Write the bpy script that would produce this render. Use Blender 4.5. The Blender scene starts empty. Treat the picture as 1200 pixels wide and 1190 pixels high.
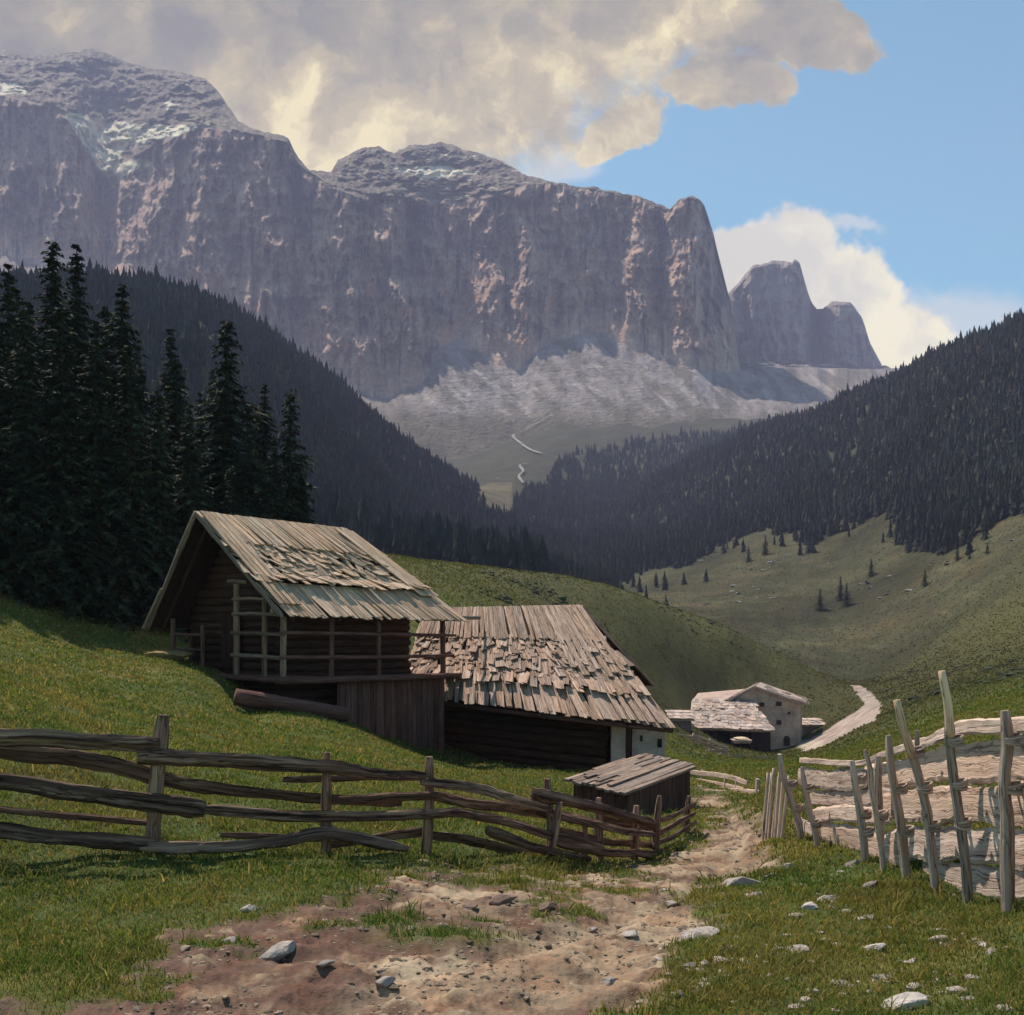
import bpy, math, random
import numpy as np
from mathutils import Vector

random.seed(7)
rng = np.random.default_rng(7)
scene = bpy.context.scene
COL = scene.collection

# ------------------------------------------------------------------ camera
F, CX, HY, EYE = 1300.0, 600.0, 745.0, 1.7
cam_d = bpy.data.cameras.new('camera')
cam = bpy.data.objects.new('camera', cam_d)
COL.objects.link(cam)
cam.location = (0, 0, EYE)
cam.rotation_euler = (math.radians(90), 0, 0)
cam_d.sensor_fit = 'HORIZONTAL'
cam_d.sensor_width = 36
cam_d.lens = 36 * F / 1200
cam_d.shift_y = (HY - 595) / 1200
cam_d.clip_start = 0.1
cam_d.clip_end = 20000
scene.camera = cam

# ------------------------------------------------------------------ light and air
HAZE, HAZE_COL = 0.000135, (0.66, 0.66, 1.0)
SUN = Vector((-0.34, 0.45, 0.826)).normalized()
sun_d = bpy.data.lights.new('sun', 'SUN')
sun_d.energy = 4.9
sun_d.angle = math.radians(0.5)
sun_d.color = (1.0, 0.90, 0.74)
sun = bpy.data.objects.new('sun', sun_d)
COL.objects.link(sun)
sun.location = (-30, 40, 90)
sun.rotation_euler = (-SUN).to_track_quat('-Z', 'Y').to_euler()

scene.render.engine = 'CYCLES'
scene.view_settings.view_transform = 'Standard'
scene.view_settings.look = 'None'
scene.view_settings.exposure = 0.5
scene.view_settings.gamma = 1.0
scene.cycles.use_denoising = True
scene.cycles.max_bounces = 6
scene.cycles.diffuse_bounces = 3
scene.cycles.transparent_max_bounces = 6
scene.cycles.volume_bounces = 1


class NT:
    """small helper to wire shader nodes"""
    def __init__(s, tree):
        s.t = tree
        s.t.nodes.clear()

    def n(s, typ, ins=None, **kw):
        nd = s.t.nodes.new(typ)
        for k, v in kw.items():
            setattr(nd, k, v)
        for k, v in (ins or {}).items():
            sock = nd.inputs[k]
            if hasattr(v, 'is_linked') or hasattr(v, 'links'):
                s.t.links.new(v, sock)
            else:
                if isinstance(v, (tuple, list)) and len(v) == 3 and sock.type == 'RGBA':
                    v = (*v, 1)
                sock.default_value = v
        return nd

    def math(s, op, a, b=0.0, clamp=False):
        return s.n('ShaderNodeMath', {0: a, 1: b}, operation=op, use_clamp=clamp).outputs[0]

    def vec(s, op, a, b=(0, 0, 0)):
        nd = s.n('ShaderNodeVectorMath', {0: a, 1: b}, operation=op)
        return nd.outputs['Value'] if op in ('LENGTH', 'DOT_PRODUCT', 'DISTANCE') else nd.outputs[0]

    def noise(s, v, scale, detail=4, rough=0.55, dist=0.0):
        return s.n('ShaderNodeTexNoise', {'Vector': v, 'Scale': scale, 'Detail': detail, 'Roughness': rough,
                                          'Distortion': dist}).outputs[0]

    def mix(s, f, a, b, blend='MIX'):
        nd = s.n('ShaderNodeMix', data_type='RGBA', blend_type=blend)
        for i, v in ((0, f), (6, a), (7, b)):
            if hasattr(v, 'links'):
                s.t.links.new(v, nd.inputs[i])
            else:
                nd.inputs[i].default_value = (*v, 1) if isinstance(v, (tuple, list)) and len(v) == 3 else v
        return nd.outputs[2]

    def mr(s, v, a, b, c=0.0, d=1.0, smooth=True):
        return s.n('ShaderNodeMapRange', {0: v, 1: a, 2: b, 3: c, 4: d},
                   interpolation_type='SMOOTHSTEP' if smooth else 'LINEAR').outputs[0]

    def ramp(s, f, stops):
        nd = s.n('ShaderNodeValToRGB', {0: f})
        el = nd.color_ramp.elements
        while len(el) < len(stops):
            el.new(0.5)
        for e, (p, c) in zip(el, stops):
            e.position = p
            e.color = (*c, 1)
        return nd.outputs[0]


# ------------------------------------------------------------------ sky with clouds
world = bpy.data.worlds.new('World')
scene.world = world
world.use_nodes = True
w = NT(world.node_tree)
sky = w.n('ShaderNodeTexSky', sky_type='NISHITA')
sky.sun_disc = False
sky.sun_elevation = math.asin(SUN.z)
sky.sun_rotation = math.atan2(SUN.x, SUN.y)
sky.altitude = 1500
sky.air_density = 1.0
sky.dust_density = 0.6
tc = w.n('ShaderNodeTexCoord').outputs['Generated']
sep = w.n('ShaderNodeSeparateXYZ', {0: tc}).outputs
den = w.math('MAXIMUM', w.math('ABSOLUTE', sep[1]), 0.2)
P = w.n('ShaderNodeCombineXYZ', {0: w.math('DIVIDE', sep[0], den), 1: w.math('DIVIDE', sep[2], den), 2: w.math('MULTIPLY', sep[1], 0.2)}).outputs[0]
warp = w.n('ShaderNodeTexNoise', {'Vector': P, 'Scale': 5.0, 'Detail': 5, 'Roughness': 0.6}).outputs['Color']
Pw = w.vec('ADD', P, w.vec('MULTIPLY', w.vec('SUBTRACT', warp, (0.5, 0.5, 0.5)), (0.16, 0.16, 0)))


def cloud_field(blobs, vec):
    tot = None
    for (px, py, rx, ry) in blobs:
        d = w.vec('SUBTRACT', vec, ((px - CX) / F, (HY - py) / F, 0))
        d = w.vec('MULTIPLY', d, (F / rx, F / ry, 0))
        val = w.math('SUBTRACT', 1.0, w.vec('LENGTH', d))
        tot = val if tot is None else w.n('ShaderNodeMath', {0: tot, 1: val, 2: 0.12}, operation='SMOOTH_MAX').outputs[0]
    return tot


BLOB1 = [(330, -120, 660, 352), (945, 62, 75, 45), (735, 168, 62, 40), (850, 120, 75, 50), (860, 20, 120, 60)]
BLOB2 = [(905, 305, 72, 52), (985, 345, 62, 58), (1040, 405, 75, 50), (855, 320, 40, 52)]
BLOB3 = [(1090, 380, 170, 50), (660, 190, 60, 30), (985, 275, 50, 14)]
fine = w.math('ADD', w.math('MULTIPLY', w.math('SUBTRACT', w.noise(P, 14.0, 8, 0.65), 0.5), 0.40), w.math('MULTIPLY', w.math('SUBTRACT', w.noise(P, 55.0, 6, 0.65), 0.5), 0.12))
c1 = w.mr(w.math('ADD', cloud_field(BLOB1, Pw), fine), -0.04, 0.15)
c2 = w.mr(w.math('ADD', cloud_field(BLOB2, Pw), w.math('MULTIPLY', fine, 1.3)), -0.02, 0.22)
c3 = w.mr(w.math('ADD', cloud_field(BLOB3, Pw), fine), -0.05, 0.6, 0.0, 0.6)
# relief of the cloud: the noise compared with itself a step towards the sun
Pc = w.vec('ADD', P, w.vec('MULTIPLY', w.vec('SUBTRACT', w.n('ShaderNodeTexNoise', {'Vector': P, 'Scale': 9.0, 'Detail': 6, 'Roughness': 0.62}).outputs['Color'], (0.5, 0.5, 0.5)), (0.10, 0.07, 0)))
n_a = w.noise(Pc, 4.6, 9, 0.60)
n_b = w.noise(w.vec('ADD', Pc, (0.030, -0.030, 0)), 4.6, 9, 0.60)
rel = w.math('ADD', w.math('MULTIPLY', w.math('SUBTRACT', n_b, n_a), 3.9), 0.5)
edge1 = w.mr(cloud_field(BLOB1, Pw), 0.0, 0.30, 1.0, 0.0)
low = w.mr(w.vec('LENGTH', w.vec('MULTIPLY', w.vec('SUBTRACT', P, ((330 - CX) / F, (HY - 165) / F, 0)), (F / 330, F / 110, 0))), 0.1, 1.1, 1.0, 0.0)
lum = w.math('ADD', rel, w.math('ADD', w.math('MULTIPLY', edge1, 0.08), w.math('MULTIPLY', low, 0.20)))
lum = w.math('ADD', lum, w.math('MULTIPLY', w.math('SUBTRACT', w.noise(P, 3.0, 3), 0.5), 0.5))
lum = w.math('SUBTRACT', lum, w.mr(w.n('ShaderNodeSeparateXYZ', {0: P}).outputs[1], 0.47, 0.60, 0.0, 0.16))
ccol = w.ramp(lum, [(0.0, (0.20, 0.18, 0.145)), (0.40, (0.32, 0.272, 0.18)), (0.68, (0.48, 0.39, 0.22)), (1.0, (0.80, 0.67, 0.36))])
ccol2 = w.ramp(rel, [(0.2, (0.60, 0.56, 0.47)), (0.7, (0.84, 0.76, 0.53))])
bg_sky = w.n('ShaderNodeBackground', {'Color': w.mix(1.0, sky.outputs[0], (0.74, 1.14, 0.98), 'MULTIPLY'), 'Strength': 0.11}).outputs[0]
bg_c3 = w.n('ShaderNodeBackground', {'Color': (0.62, 0.60, 0.55), 'Strength': 1.0}).outputs[0]
bg_c2 = w.n('ShaderNodeBackground', {'Color': ccol2, 'Strength': 1.0}).outputs[0]
bg_c1 = w.n('ShaderNodeBackground', {'Color': ccol, 'Strength': 1.0}).outputs[0]
m = w.n('ShaderNodeMixShader', {0: c3, 1: bg_sky, 2: bg_c3}).outputs[0]
m = w.n('ShaderNodeMixShader', {0: c2, 1: m, 2: bg_c2}).outputs[0]
m = w.n('ShaderNodeMixShader', {0: c1, 1: m, 2: bg_c1}).outputs[0]
w.n('ShaderNodeOutputWorld', {'Surface': m})

# ------------------------------------------------------------------ numpy noise
_perm = np.random.default_rng(3).permutation(512).astype(np.int64)
_ang = np.random.default_rng(4).uniform(0, 2 * math.pi, 512)
_gx, _gy = np.cos(_ang), np.sin(_ang)


def perlin(x, y):
    x = np.asarray(x, float); y = np.asarray(y, float)
    xi = np.floor(x).astype(np.int64); yi = np.floor(y).astype(np.int64)
    xf, yf = x - xi, y - yi
    u = xf * xf * xf * (xf * (xf * 6 - 15) + 10)
    v = yf * yf * yf * (yf * (yf * 6 - 15) + 10)

    def g(ix, iy, fx, fy):
        h = _perm[(_perm[ix & 511] + iy) & 511]
        return _gx[h] * fx + _gy[h] * fy
    a = g(xi, yi, xf, yf); b = g(xi + 1, yi, xf - 1, yf)
    c = g(xi, yi + 1, xf, yf - 1); d = g(xi + 1, yi + 1, xf - 1, yf - 1)
    return 1.45 * ((a * (1 - u) + b * u) * (1 - v) + (c * (1 - u) + d * u) * v)


def fbm(x, y, o=5, gain=0.5, seed=0.0):
    t = 0; a = 1.0; s = 0
    for i in range(o):
        t = t + a * perlin(x * 2 ** i + 17.3 * i + seed, y * 2 ** i - 9.1 * i + seed * 1.7)
        s += a; a *= gain
    return t / s


def ridged(x, y, o=5, gain=0.55, seed=0.0):
    t = 0; a = 1.0; s = 0
    for i in range(o):
        t = t + a * (1 - 2 * np.abs(perlin(x * 2 ** i + 5.7 * i + seed, y * 2 ** i + 3.3 * i - seed)))
        s += a; a *= gain
    return t / s


def sstep(x, a, b):
    if a > b:
        return 1 - sstep(x, b, a)
    t = np.clip((np.asarray(x, float) - a) / (b - a), 0, 1)
    return t * t * (3 - 2 * t)


def poly_dist(px, py, poly):
    """signed distance to a polygon, positive inside"""
    P = np.asarray(poly, float)
    A, B = P, np.roll(P, -1, 0)
    best = np.full(px.shape, 1e9); ins = np.zeros(px.shape, bool)
    for (ax, ay), (bx, by) in zip(A, B):
        dx, dy = bx - ax, by - ay
        t = np.clip(((px - ax) * dx + (py - ay) * dy) / (dx * dx + dy * dy + 1e-9), 0, 1)
        best = np.minimum(best, np.hypot(px - ax - t * dx, py - ay - t * dy))
        cond = ((ay > py) != (by > py))
        ins ^= cond & (px < (bx - ax) * (py - ay) / (by - ay + 1e-12) + ax)
    return np.where(ins, best, -best)


def line_dist(px, py, pts):
    best = np.full(px.shape, 1e9)
    for (ax, ay), (bx, by) in zip(pts[:-1], pts[1:]):
        dx, dy = bx - ax, by - ay
        t = np.clip(((px - ax) * dx + (py - ay) * dy) / (dx * dx + dy * dy + 1e-9), 0, 1)
        best = np.minimum(best, np.hypot(px - ax - t * dx, py - ay - t * dy))
    return best


def at(px, py, Y):
    return np.array([(px - CX) / F * Y, Y, EYE + (HY - py) / F * Y])


# ------------------------------------------------------------------ mesh helpers
def np_mesh(name, V, faces, mat, C=None, smooth=True, parent=None):
    """faces: (N,3) or (N,4) int array"""
    V = np.asarray(V, np.float32); faces = np.asarray(faces, np.int32)
    me = bpy.data.meshes.new(name)
    k = faces.shape[1]
    me.vertices.add(len(V)); me.vertices.foreach_set('co', V.ravel())
    me.loops.add(faces.size); me.loops.foreach_set('vertex_index', faces.ravel())
    me.polygons.add(len(faces))
    me.polygons.foreach_set('loop_start', np.arange(0, faces.size, k, dtype=np.int32))
    me.polygons.foreach_set('loop_total', np.full(len(faces), k, np.int32))
    me.polygons.foreach_set('use_smooth', np.full(len(faces), smooth, bool))
    me.update(calc_edges=True)
    if C is not None:
        a = me.attributes.new('Col', 'FLOAT_COLOR', 'POINT')
        C = np.asarray(C, np.float32)
        if C.shape[1] == 3:
            C = np.hstack([C, np.ones((len(C), 1), np.float32)])
        a.data.foreach_set('color', C.ravel())
    me.materials.append(mat)
    o = bpy.data.objects.new(name, me)
    COL.objects.link(o)
    if parent:
        o.parent = parent
    return o


def grid_faces(nr, nc):
    i = np.arange(nr * nc).reshape(nr, nc)
    return np.stack([i[:-1, :-1], i[:-1, 1:], i[1:, 1:], i[1:, :-1]], -1).reshape(-1, 4)


class MB:
    def __init__(s):
        s.V = []; s.F = []; s.C = []; s.G = []; s.S = []; s.n = 0

    def add(s, verts, faces, col=(1, 1, 1), grain=None, smooth=False):
        verts = np.asarray(verts, float)
        c = np.asarray(col, float)
        if c.ndim == 1:
            c = np.tile(c, (len(verts), 1))
        g = verts if grain is None else np.asarray(grain, float)
        s.V.append(verts); s.C.append(c); s.G.append(g)
        s.F += [tuple(int(i) + s.n for i in f) for f in faces]
        s.S += [smooth] * len(faces)
        s.n += len(verts)

    def hexa(s, c8, col=(1, 1, 1), grain=None):
        """8 corners: bottom ring 0-3, top ring 4-7"""
        s.add(c8, [(3, 2, 1, 0), (4, 5, 6, 7), (0, 1, 5, 4), (1, 2, 6, 5), (2, 3, 7, 6), (3, 0, 4, 7)], col, grain)

    def box(s, x0, x1, y0, y1, z0, z1, col=(1, 1, 1)):
        s.hexa([(x0, y0, z0), (x1, y0, z0), (x1, y1, z0), (x0, y1, z0), (x0, y0, z1), (x1, y0, z1), (x1, y1, z1), (x0, y1, z1)], col)

    def build(s, name, mat, parent=None):
        V = np.vstack(s.V)
        off = np.zeros(3)
        if parent is not None:
            r = parent
            while r is not None:
                off += np.array(r.location); r = r.parent
        me = bpy.data.meshes.new(name)
        me.from_pydata((V - off).tolist(), [], s.F)
        me.polygons.foreach_set('use_smooth', s.S)
        a = me.attributes.new('Col', 'FLOAT_COLOR', 'POINT')
        a.data.foreach_set('color', np.hstack([np.vstack(s.C), np.ones((len(V), 1))]).astype(np.float32).ravel())
        g = me.attributes.new('grain', 'FLOAT_VECTOR', 'POINT')
        g.data.foreach_set('vector', np.vstack(s.G).astype(np.float32).ravel())
        me.materials.append(mat)
        me.update()
        o = bpy.data.objects.new(name, me)
        COL.objects.link(o)
        if parent is not None:
            o.parent = parent
        return o


def unit(v):
    v = np.asarray(v, float)
    return v / (np.linalg.norm(v) + 1e-12)


def tint(a=0.75, b=1.15, hue=0.05):
    k = random.uniform(a, b)
    h = random.uniform(-hue, hue)
    return (k * (1 + h), k, k * (1 - h))


def catmull(pts, m):
    pts = np.asarray(pts, float)
    if len(pts) == 2:
        t = np.linspace(0, 1, m)[:, None]
        return pts[0] * (1 - t) + pts[1] * t
    P = np.vstack([2 * pts[0] - pts[1], pts, 2 * pts[-1] - pts[-2]])
    out = []
    n = len(pts) - 1
    for u in np.linspace(0, n, m):
        i = min(int(u), n - 1); t = u - i
        a, b, c, d = P[i], P[i + 1], P[i + 2], P[i + 3]
        out.append(0.5 * (2 * b + (c - a) * t + (2 * a - 5 * b + 4 * c - d) * t * t + (3 * b - a - 3 * c + d) * t ** 3))
    return np.array(out)


def rail(mb, pts, rad, flat=1.0, shape='round', rough=0.16, step=0.09, col=None, up=(0, 0, 1), bow=0.0, taper=0.0, k=10, split=0.0):
    """a log, pole or slab swept along pts. rad: half height (per point or one number); flat: depth / height."""
    pts = np.asarray(pts, float)
    L = np.linalg.norm(np.diff(pts, axis=0), axis=1).sum()
    m = int(max(4, min(110, L / step)))
    c = catmull(pts, m)
    if np.ndim(rad) == 0:
        r = np.full(m, float(rad))
    else:
        r = np.interp(np.linspace(0, 1, m), np.linspace(0, 1, len(rad)), rad)
    if taper:
        r = r * np.linspace(1, 1 - taper, m)
    s0 = random.uniform(0, 400)
    along = np.concatenate([[0], np.cumsum(np.linalg.norm(np.diff(c, axis=0), axis=1))])
    T = np.gradient(c, axis=0)
    T /= np.linalg.norm(T, axis=1)[:, None]
    upv = np.asarray(up, float)
    if bow:
        c = c + bow * np.outer(perlin(along * 0.9 + s0, np.full(m, s0)), upv)
    S = np.cross(T, upv); S /= np.linalg.norm(S, axis=1)[:, None]
    U = np.cross(S, T)
    if shape == 'round':
        th = np.arange(k) * 2 * math.pi / k
        ca, sa = np.cos(th), np.sin(th)
    else:
        prof = np.array([(-1, -.72), (-.55, -1), (.55, -1), (1, -.72), (1, 0), (1, .72), (.55, 1), (-.55, 1), (-1, .72), (-1, 0)])
        ca, sa = prof[:, 0], prof[:, 1]
        k = len(prof)
    A, TH = np.meshgrid(along, np.arange(k), indexing='ij')
    wedge = np.ones(k)
    if split:
        wedge = 1 + split * np.array([random.uniform(-1, 0.8) for _ in range(k)])
        kink = fbm(along * 2.2 + s0, along * 0 + s0 * 0.3, 4, 0.6)
        c = c + np.outer(kink * r * 0.35, upv)
        r = r * (1 + 0.22 * fbm(along * 1.4 + s0 * 2, along * 0 + 4.4, 3))
        endf = np.minimum(along, along[-1] - along)
        r = r * (0.72 + 0.28 * np.clip(endf / 0.12, 0, 1))
    nz = wedge[None] + rough * (fbm(A * 1.7 + s0, TH * 0.55 + s0, 3) * 1.3 + 0.5 * perlin(A * 9 + s0, TH * 1.7))
    X = (ca[None] * flat * r[:, None] * nz)
    Z = (sa[None] * r[:, None] * nz)
    V = c[:, None, :] + X[..., None] * S[:, None, :] + Z[..., None] * U[:, None, :]
    e = np.array([c[0] - T[0] * r[0] * 0.12, c[-1] + T[-1] * r[-1] * 0.12])
    G = np.stack([A + s0, X + s0, Z], -1).reshape(-1, 3)
    V = V.reshape(-1, 3)
    faces = []
    for i in range(m - 1):
        for j in range(k):
            a, b = i * k + j, i * k + (j + 1) % k
            faces.append((a, a + k, b + k, b))
    nV = len(V)
    for j in range(k):
        faces.append((nV, j, (j + 1) % k))
        faces.append((nV + 1, (m - 1) * k + (j + 1) % k, (m - 1) * k + j))
    Gc = np.array([(s0, s0, 0), (s0 + L, s0, 0)])
    mb.add(np.vstack([V, e]), faces, col or tint(), np.vstack([G, Gc]), smooth=(shape == 'round' and not split))


def plank(mb, a, b, wdir, wid, nrm, th, col=None, rag=0.0):
    """board from a to b, width wid along wdir, thickness th along nrm"""
    a, b = np.asarray(a, float), np.asarray(b, float)
    wdir, nrm = unit(wdir), unit(nrm)
    L = np.linalg.norm(b - a)
    w0 = wid * random.uniform(0.9, 1.0) / 2; w1 = wid * random.uniform(0.9, 1.0) / 2
    r0, r1 = random.uniform(-rag, rag), random.uniform(-rag, rag)
    d = unit(b - a)
    c8 = [a - wdir * w0, a + wdir * w0, b + wdir * w1 + d * r0, b - wdir * w1 + d * r1]
    c8 = c8 + [p + nrm * th for p in c8]
    s0 = random.uniform(0, 300)
    g = [(s0, -w0 + s0, 0), (s0, w0 + s0, 0), (s0 + L, w1 + s0, 0), (s0 + L, -w1 + s0, 0)]
    g = g + [(x, y, th) for x, y, z in g]
    mb.hexa(c8, col or tint(), g)


def thing(name, label, cat, loc, group=None):
    o = bpy.data.objects.new(name, None)
    COL.objects.link(o)
    o.empty_display_size = 0.3
    o.location = tuple(float(v) for v in loc)
    o['label'] = label; o['category'] = cat
    if group:
        o['group'] = group
    return o


def tag(o, label, cat, group=None):
    o['label'] = label; o['category'] = cat
    if group:
        o['group'] = group
    return o


# ------------------------------------------------------------------ materials
def new_mat(name):
    mt = bpy.data.materials.new(name)
    mt.use_nodes = True
    return mt, NT(mt.node_tree)


def finish(t, col, rough=0.9, bump=None, bstr=0.3, bdist=0.02, spec=0.2, normal=None, subsurf=None):
    ins = {'Base Color': col, 'Roughness': rough, 'Specular IOR Level': spec}
    if bump is not None:
        ins['Normal'] = t.n('ShaderNodeBump', {'Height': bump, 'Strength': bstr, 'Distance': bdist}).outputs[0]
    b = t.n('ShaderNodeBsdfPrincipled', ins)
    t.n('ShaderNodeOutputMaterial', {'Surface': b.outputs[0]})


def wood_mat(name, dark, mid, light, fine=1.0, bstr=0.6):
    mt, t = new_mat(name)
    g = t.n('ShaderNodeAttribute', attribute_name='grain').outputs['Vector']
    c = t.n('ShaderNodeAttribute', attribute_name='Col').outputs['Color']
    v1 = t.vec('MULTIPLY', g, (1.3, 26 * fine, 26 * fine))
    v2 = t.vec('MULTIPLY', g, (0.7, 5, 5))
    v3 = t.vec('MULTIPLY', g, (2.2, 90 * fine, 90 * fine))
    n1 = t.noise(v1, 1.0, 5, 0.6, 0.4)
    n2 = t.noise(v2, 1.0, 4, 0.6)
    n3 = t.noise(v3, 1.0, 3, 0.6)
    f = t.math('ADD', t.math('MULTIPLY', n1, 0.55), t.math('ADD', t.math('MULTIPLY', n2, 0.35), t.math('MULTIPLY', n3, 0.22)))
    col = t.ramp(f, [(0.36, dark), (0.54, mid), (0.74, light)])
    ck = t.math('ABSOLUTE', t.math('SUBTRACT', t.noise(t.vec('MULTIPLY', g, (0.9, 17, 17)), 1.0, 4, 0.6, 0.6), 0.5))
    crack = t.math('MULTIPLY', t.mr(n1, 0.30, 0.38, 0.35, 1.0), t.mr(ck, 0.0, 0.022, 0.35, 1.0))
    col = t.mix(1.0, col, t.n('ShaderNodeCombineXYZ', {0: crack, 1: crack, 2: crack}).outputs[0], 'MULTIPLY')
    col = t.mix(1.0, col, c, 'MULTIPLY')
    h = t.math('ADD', t.math('MULTIPLY', n1, 0.7), t.math('ADD', t.math('MULTIPLY', n3, 0.3), t.math('MULTIPLY', crack, 0.5)))
    finish(t, col, 0.88, h, bstr, 0.022, 0.15)
    return mt


M = {}
M['fence'] = wood_mat('split_wood', (0.028, 0.015, 0.013), (0.13, 0.07, 0.054), (0.45, 0.285, 0.205), 1.0, 1.0)
M['fence_pale'] = wood_mat('pale_split_wood', (0.22, 0.14, 0.11), (0.54, 0.385, 0.315), (0.76, 0.575, 0.48))
M['post'] = wood_mat('weathered_post_wood', (0.075, 0.052, 0.045), (0.245, 0.175, 0.145), (0.46, 0.35, 0.285))
M['fresh'] = wood_mat('fresh_peeled_wood', (0.30, 0.17, 0.10), (0.60, 0.385, 0.25), (0.76, 0.55, 0.39))
M['stake'] = wood_mat('grey_stake_wood', (0.12, 0.08, 0.07), (0.37, 0.27, 0.225), (0.60, 0.47, 0.40))
M['gallery'] = wood_mat('brown_gallery_wood', (0.05, 0.028, 0.022), (0.20, 0.125, 0.092), (0.42, 0.29, 0.22))
M['log'] = wood_mat('dark_log_wood', (0.018, 0.008, 0.006), (0.065, 0.029, 0.020), (0.13, 0.065, 0.045))
M['shingle'] = wood_mat('roof_board_wood', (0.13, 0.07, 0.052), (0.55, 0.37, 0.265), (0.82, 0.59, 0.435), 0.8, 0.9)
M['shingle_grey'] = wood_mat('grey_roof_board_wood', (0.12, 0.07, 0.058), (0.46, 0.315, 0.25), (0.72, 0.52, 0.42), 0.8, 0.9)
M['red_plank'] = wood_mat('reddish_plank_wood', (0.045, 0.018, 0.016), (0.14, 0.065, 0.055), (0.26, 0.145, 0.12))


def ground_mat(name, near=True):
    mt, t = new_mat(name)
    pos = t.n('ShaderNodeNewGeometry').outputs['Position']
    c = t.n('ShaderNodeAttribute', attribute_name='Col').outputs['Color']
    mk = t.n('ShaderNodeAttribute', attribute_name='Col').outputs['Alpha']
    fr = (1.2, 6, 28) if near else (0.03, 0.12, 0.5)
    n0 = t.noise(pos, fr[0], 5, 0.6)
    n1 = t.noise(pos, fr[1], 5, 0.65)
    n2 = t.noise(pos, fr[2], 4, 0.6)
    s = t.math('ADD', t.math('MULTIPLY', n0, 0.45), t.math('ADD', t.math('MULTIPLY', n1, 0.45), t.math('MULTIPLY', n2, 0.35)))
    k = t.mr(s, 0.40, 0.85, 0.55, 1.5, False)
    col = t.mix(1.0, c, t.n('ShaderNodeCombineXYZ', {0: k, 1: k, 2: k}).outputs[0], 'MULTIPLY')
    warm = t.mr(t.noise(pos, fr[1] * 0.6, 3), 0.45, 0.7)
    col = t.mix(t.math('MULTIPLY', warm, 0.35), col, t.mix(1.0, col, (1.45, 1.0, 0.75), 'MULTIPLY'))
    finish(t, col, 0.95, s, 0.7, 0.05 if near else 1.5, 0.1)
    return mt


M['meadow'] = ground_mat('meadow')
M['dirt'] = ground_mat('trodden_dirt')
M['far_ground'] = ground_mat('far_hillside', False)


def rock_mat(name, sc, bdist, cellular=True):
    mt, t = new_mat(name)
    pos = t.n('ShaderNodeNewGeometry').outputs['Position']
    c = t.n('ShaderNodeAttribute', attribute_name='Col').outputs['Color']
    v = t.vec('MULTIPLY', pos, (1, 1, 0.35))
    n0 = t.noise(v, sc, 6, 0.65, 0.3)
    n1 = t.noise(pos, sc * 4, 5, 0.65)
    n2 = t.noise(t.vec('MULTIPLY', pos, (0.4, 0.4, 2.5)), sc * 1.5, 4, 0.6, 0.5)
    s = t.math('ADD', t.math('MULTIPLY', n0, 0.5), t.math('ADD', t.math('MULTIPLY', n1, 0.4), t.math('MULTIPLY', n2, 0.25)))
    k = t.mr(s, 0.36, 0.8, 0.5, 1.55, False)
    col = t.mix(1.0, c, t.n('ShaderNodeCombineXYZ', {0: k, 1: k, 2: k}).outputs[0], 'MULTIPLY')
    finish(t, col, 0.92, s, 0.9, bdist, 0.15)
    return mt


M['cliff'] = rock_mat('cliff_rock', 0.03, 24)
M['stone'] = rock_mat('field_stone', 9, 0.03)


def plain_mat(name, col, sc=3.0, amt=0.35, bdist=0.01, attr=False, rough=0.9):
    mt, t = new_mat(name)
    pos = t.n('ShaderNodeNewGeometry').outputs['Position']
    n0 = t.noise(pos, sc, 5, 0.6)
    n1 = t.noise(pos, sc * 7, 4, 0.6)
    s = t.math('ADD', t.math('MULTIPLY', n0, 0.6), t.math('MULTIPLY', n1, 0.4))
    k = t.mr(s, 0.35, 0.68, 1 - amt, 1 + amt, False)
    base = col
    if attr:
        base = t.mix(1.0, t.n('ShaderNodeAttribute', attribute_name='Col').outputs['Color'], col, 'MULTIPLY')
    c = t.mix(1.0, base, t.n('ShaderNodeCombineXYZ', {0: k, 1: k, 2: k}).outputs[0], 'MULTIPLY')
    finish(t, c, rough, s, 0.6, bdist, 0.15)
    return mt


M['whitewash'] = plain_mat('whitewash_plaster', (0.64, 0.455, 0.40), 2.0, 0.35)
M['plaster'] = plain_mat('rough_stone_plaster', (0.46, 0.37, 0.31), 0.7, 0.42, 0.08)
M['pale_roof'] = plain_mat('sun_bleached_roof', (0.46, 0.355, 0.315), 0.9, 0.4, 0.1, True)
M['opening'] = plain_mat('dark_timber', (0.045, 0.034, 0.036), 1.5, 0.4)
M['water'] = plain_mat('pale_stream_bed', (0.24, 0.22, 0.22), 0.05, 0.2)
M['needles'] = plain_mat('spruce_needles', (1, 1, 1), 0.9, 0.45, 0.02, True)
M['far_needles'] = plain_mat('distant_needles', (1, 1, 1), 0.06, 0.4, 0.02, True)
M['bark'] = plain_mat('spruce_bark', (0.035, 0.027, 0.022), 6, 0.4)
M['dark_earth'] = plain_mat('trodden_bare_earth', (0.20, 0.15, 0.11), 3, 0.4)
mt, t = new_mat('grass_blades')
c = t.n('ShaderNodeAttribute', attribute_name='Col').outputs['Color']
dif = t.n('ShaderNodeBsdfDiffuse', {'Color': c}).outputs[0]
trl = t.n('ShaderNodeBsdfTranslucent', {'Color': t.mix(1.0, c, (1.2, 1.15, 0.7), 'MULTIPLY')}).outputs[0]
t.n('ShaderNodeOutputMaterial', {'Surface': t.n('ShaderNodeMixShader', {0: 0.38, 1: dif, 2: trl}).outputs[0]})
M['grass'] = mt

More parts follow.
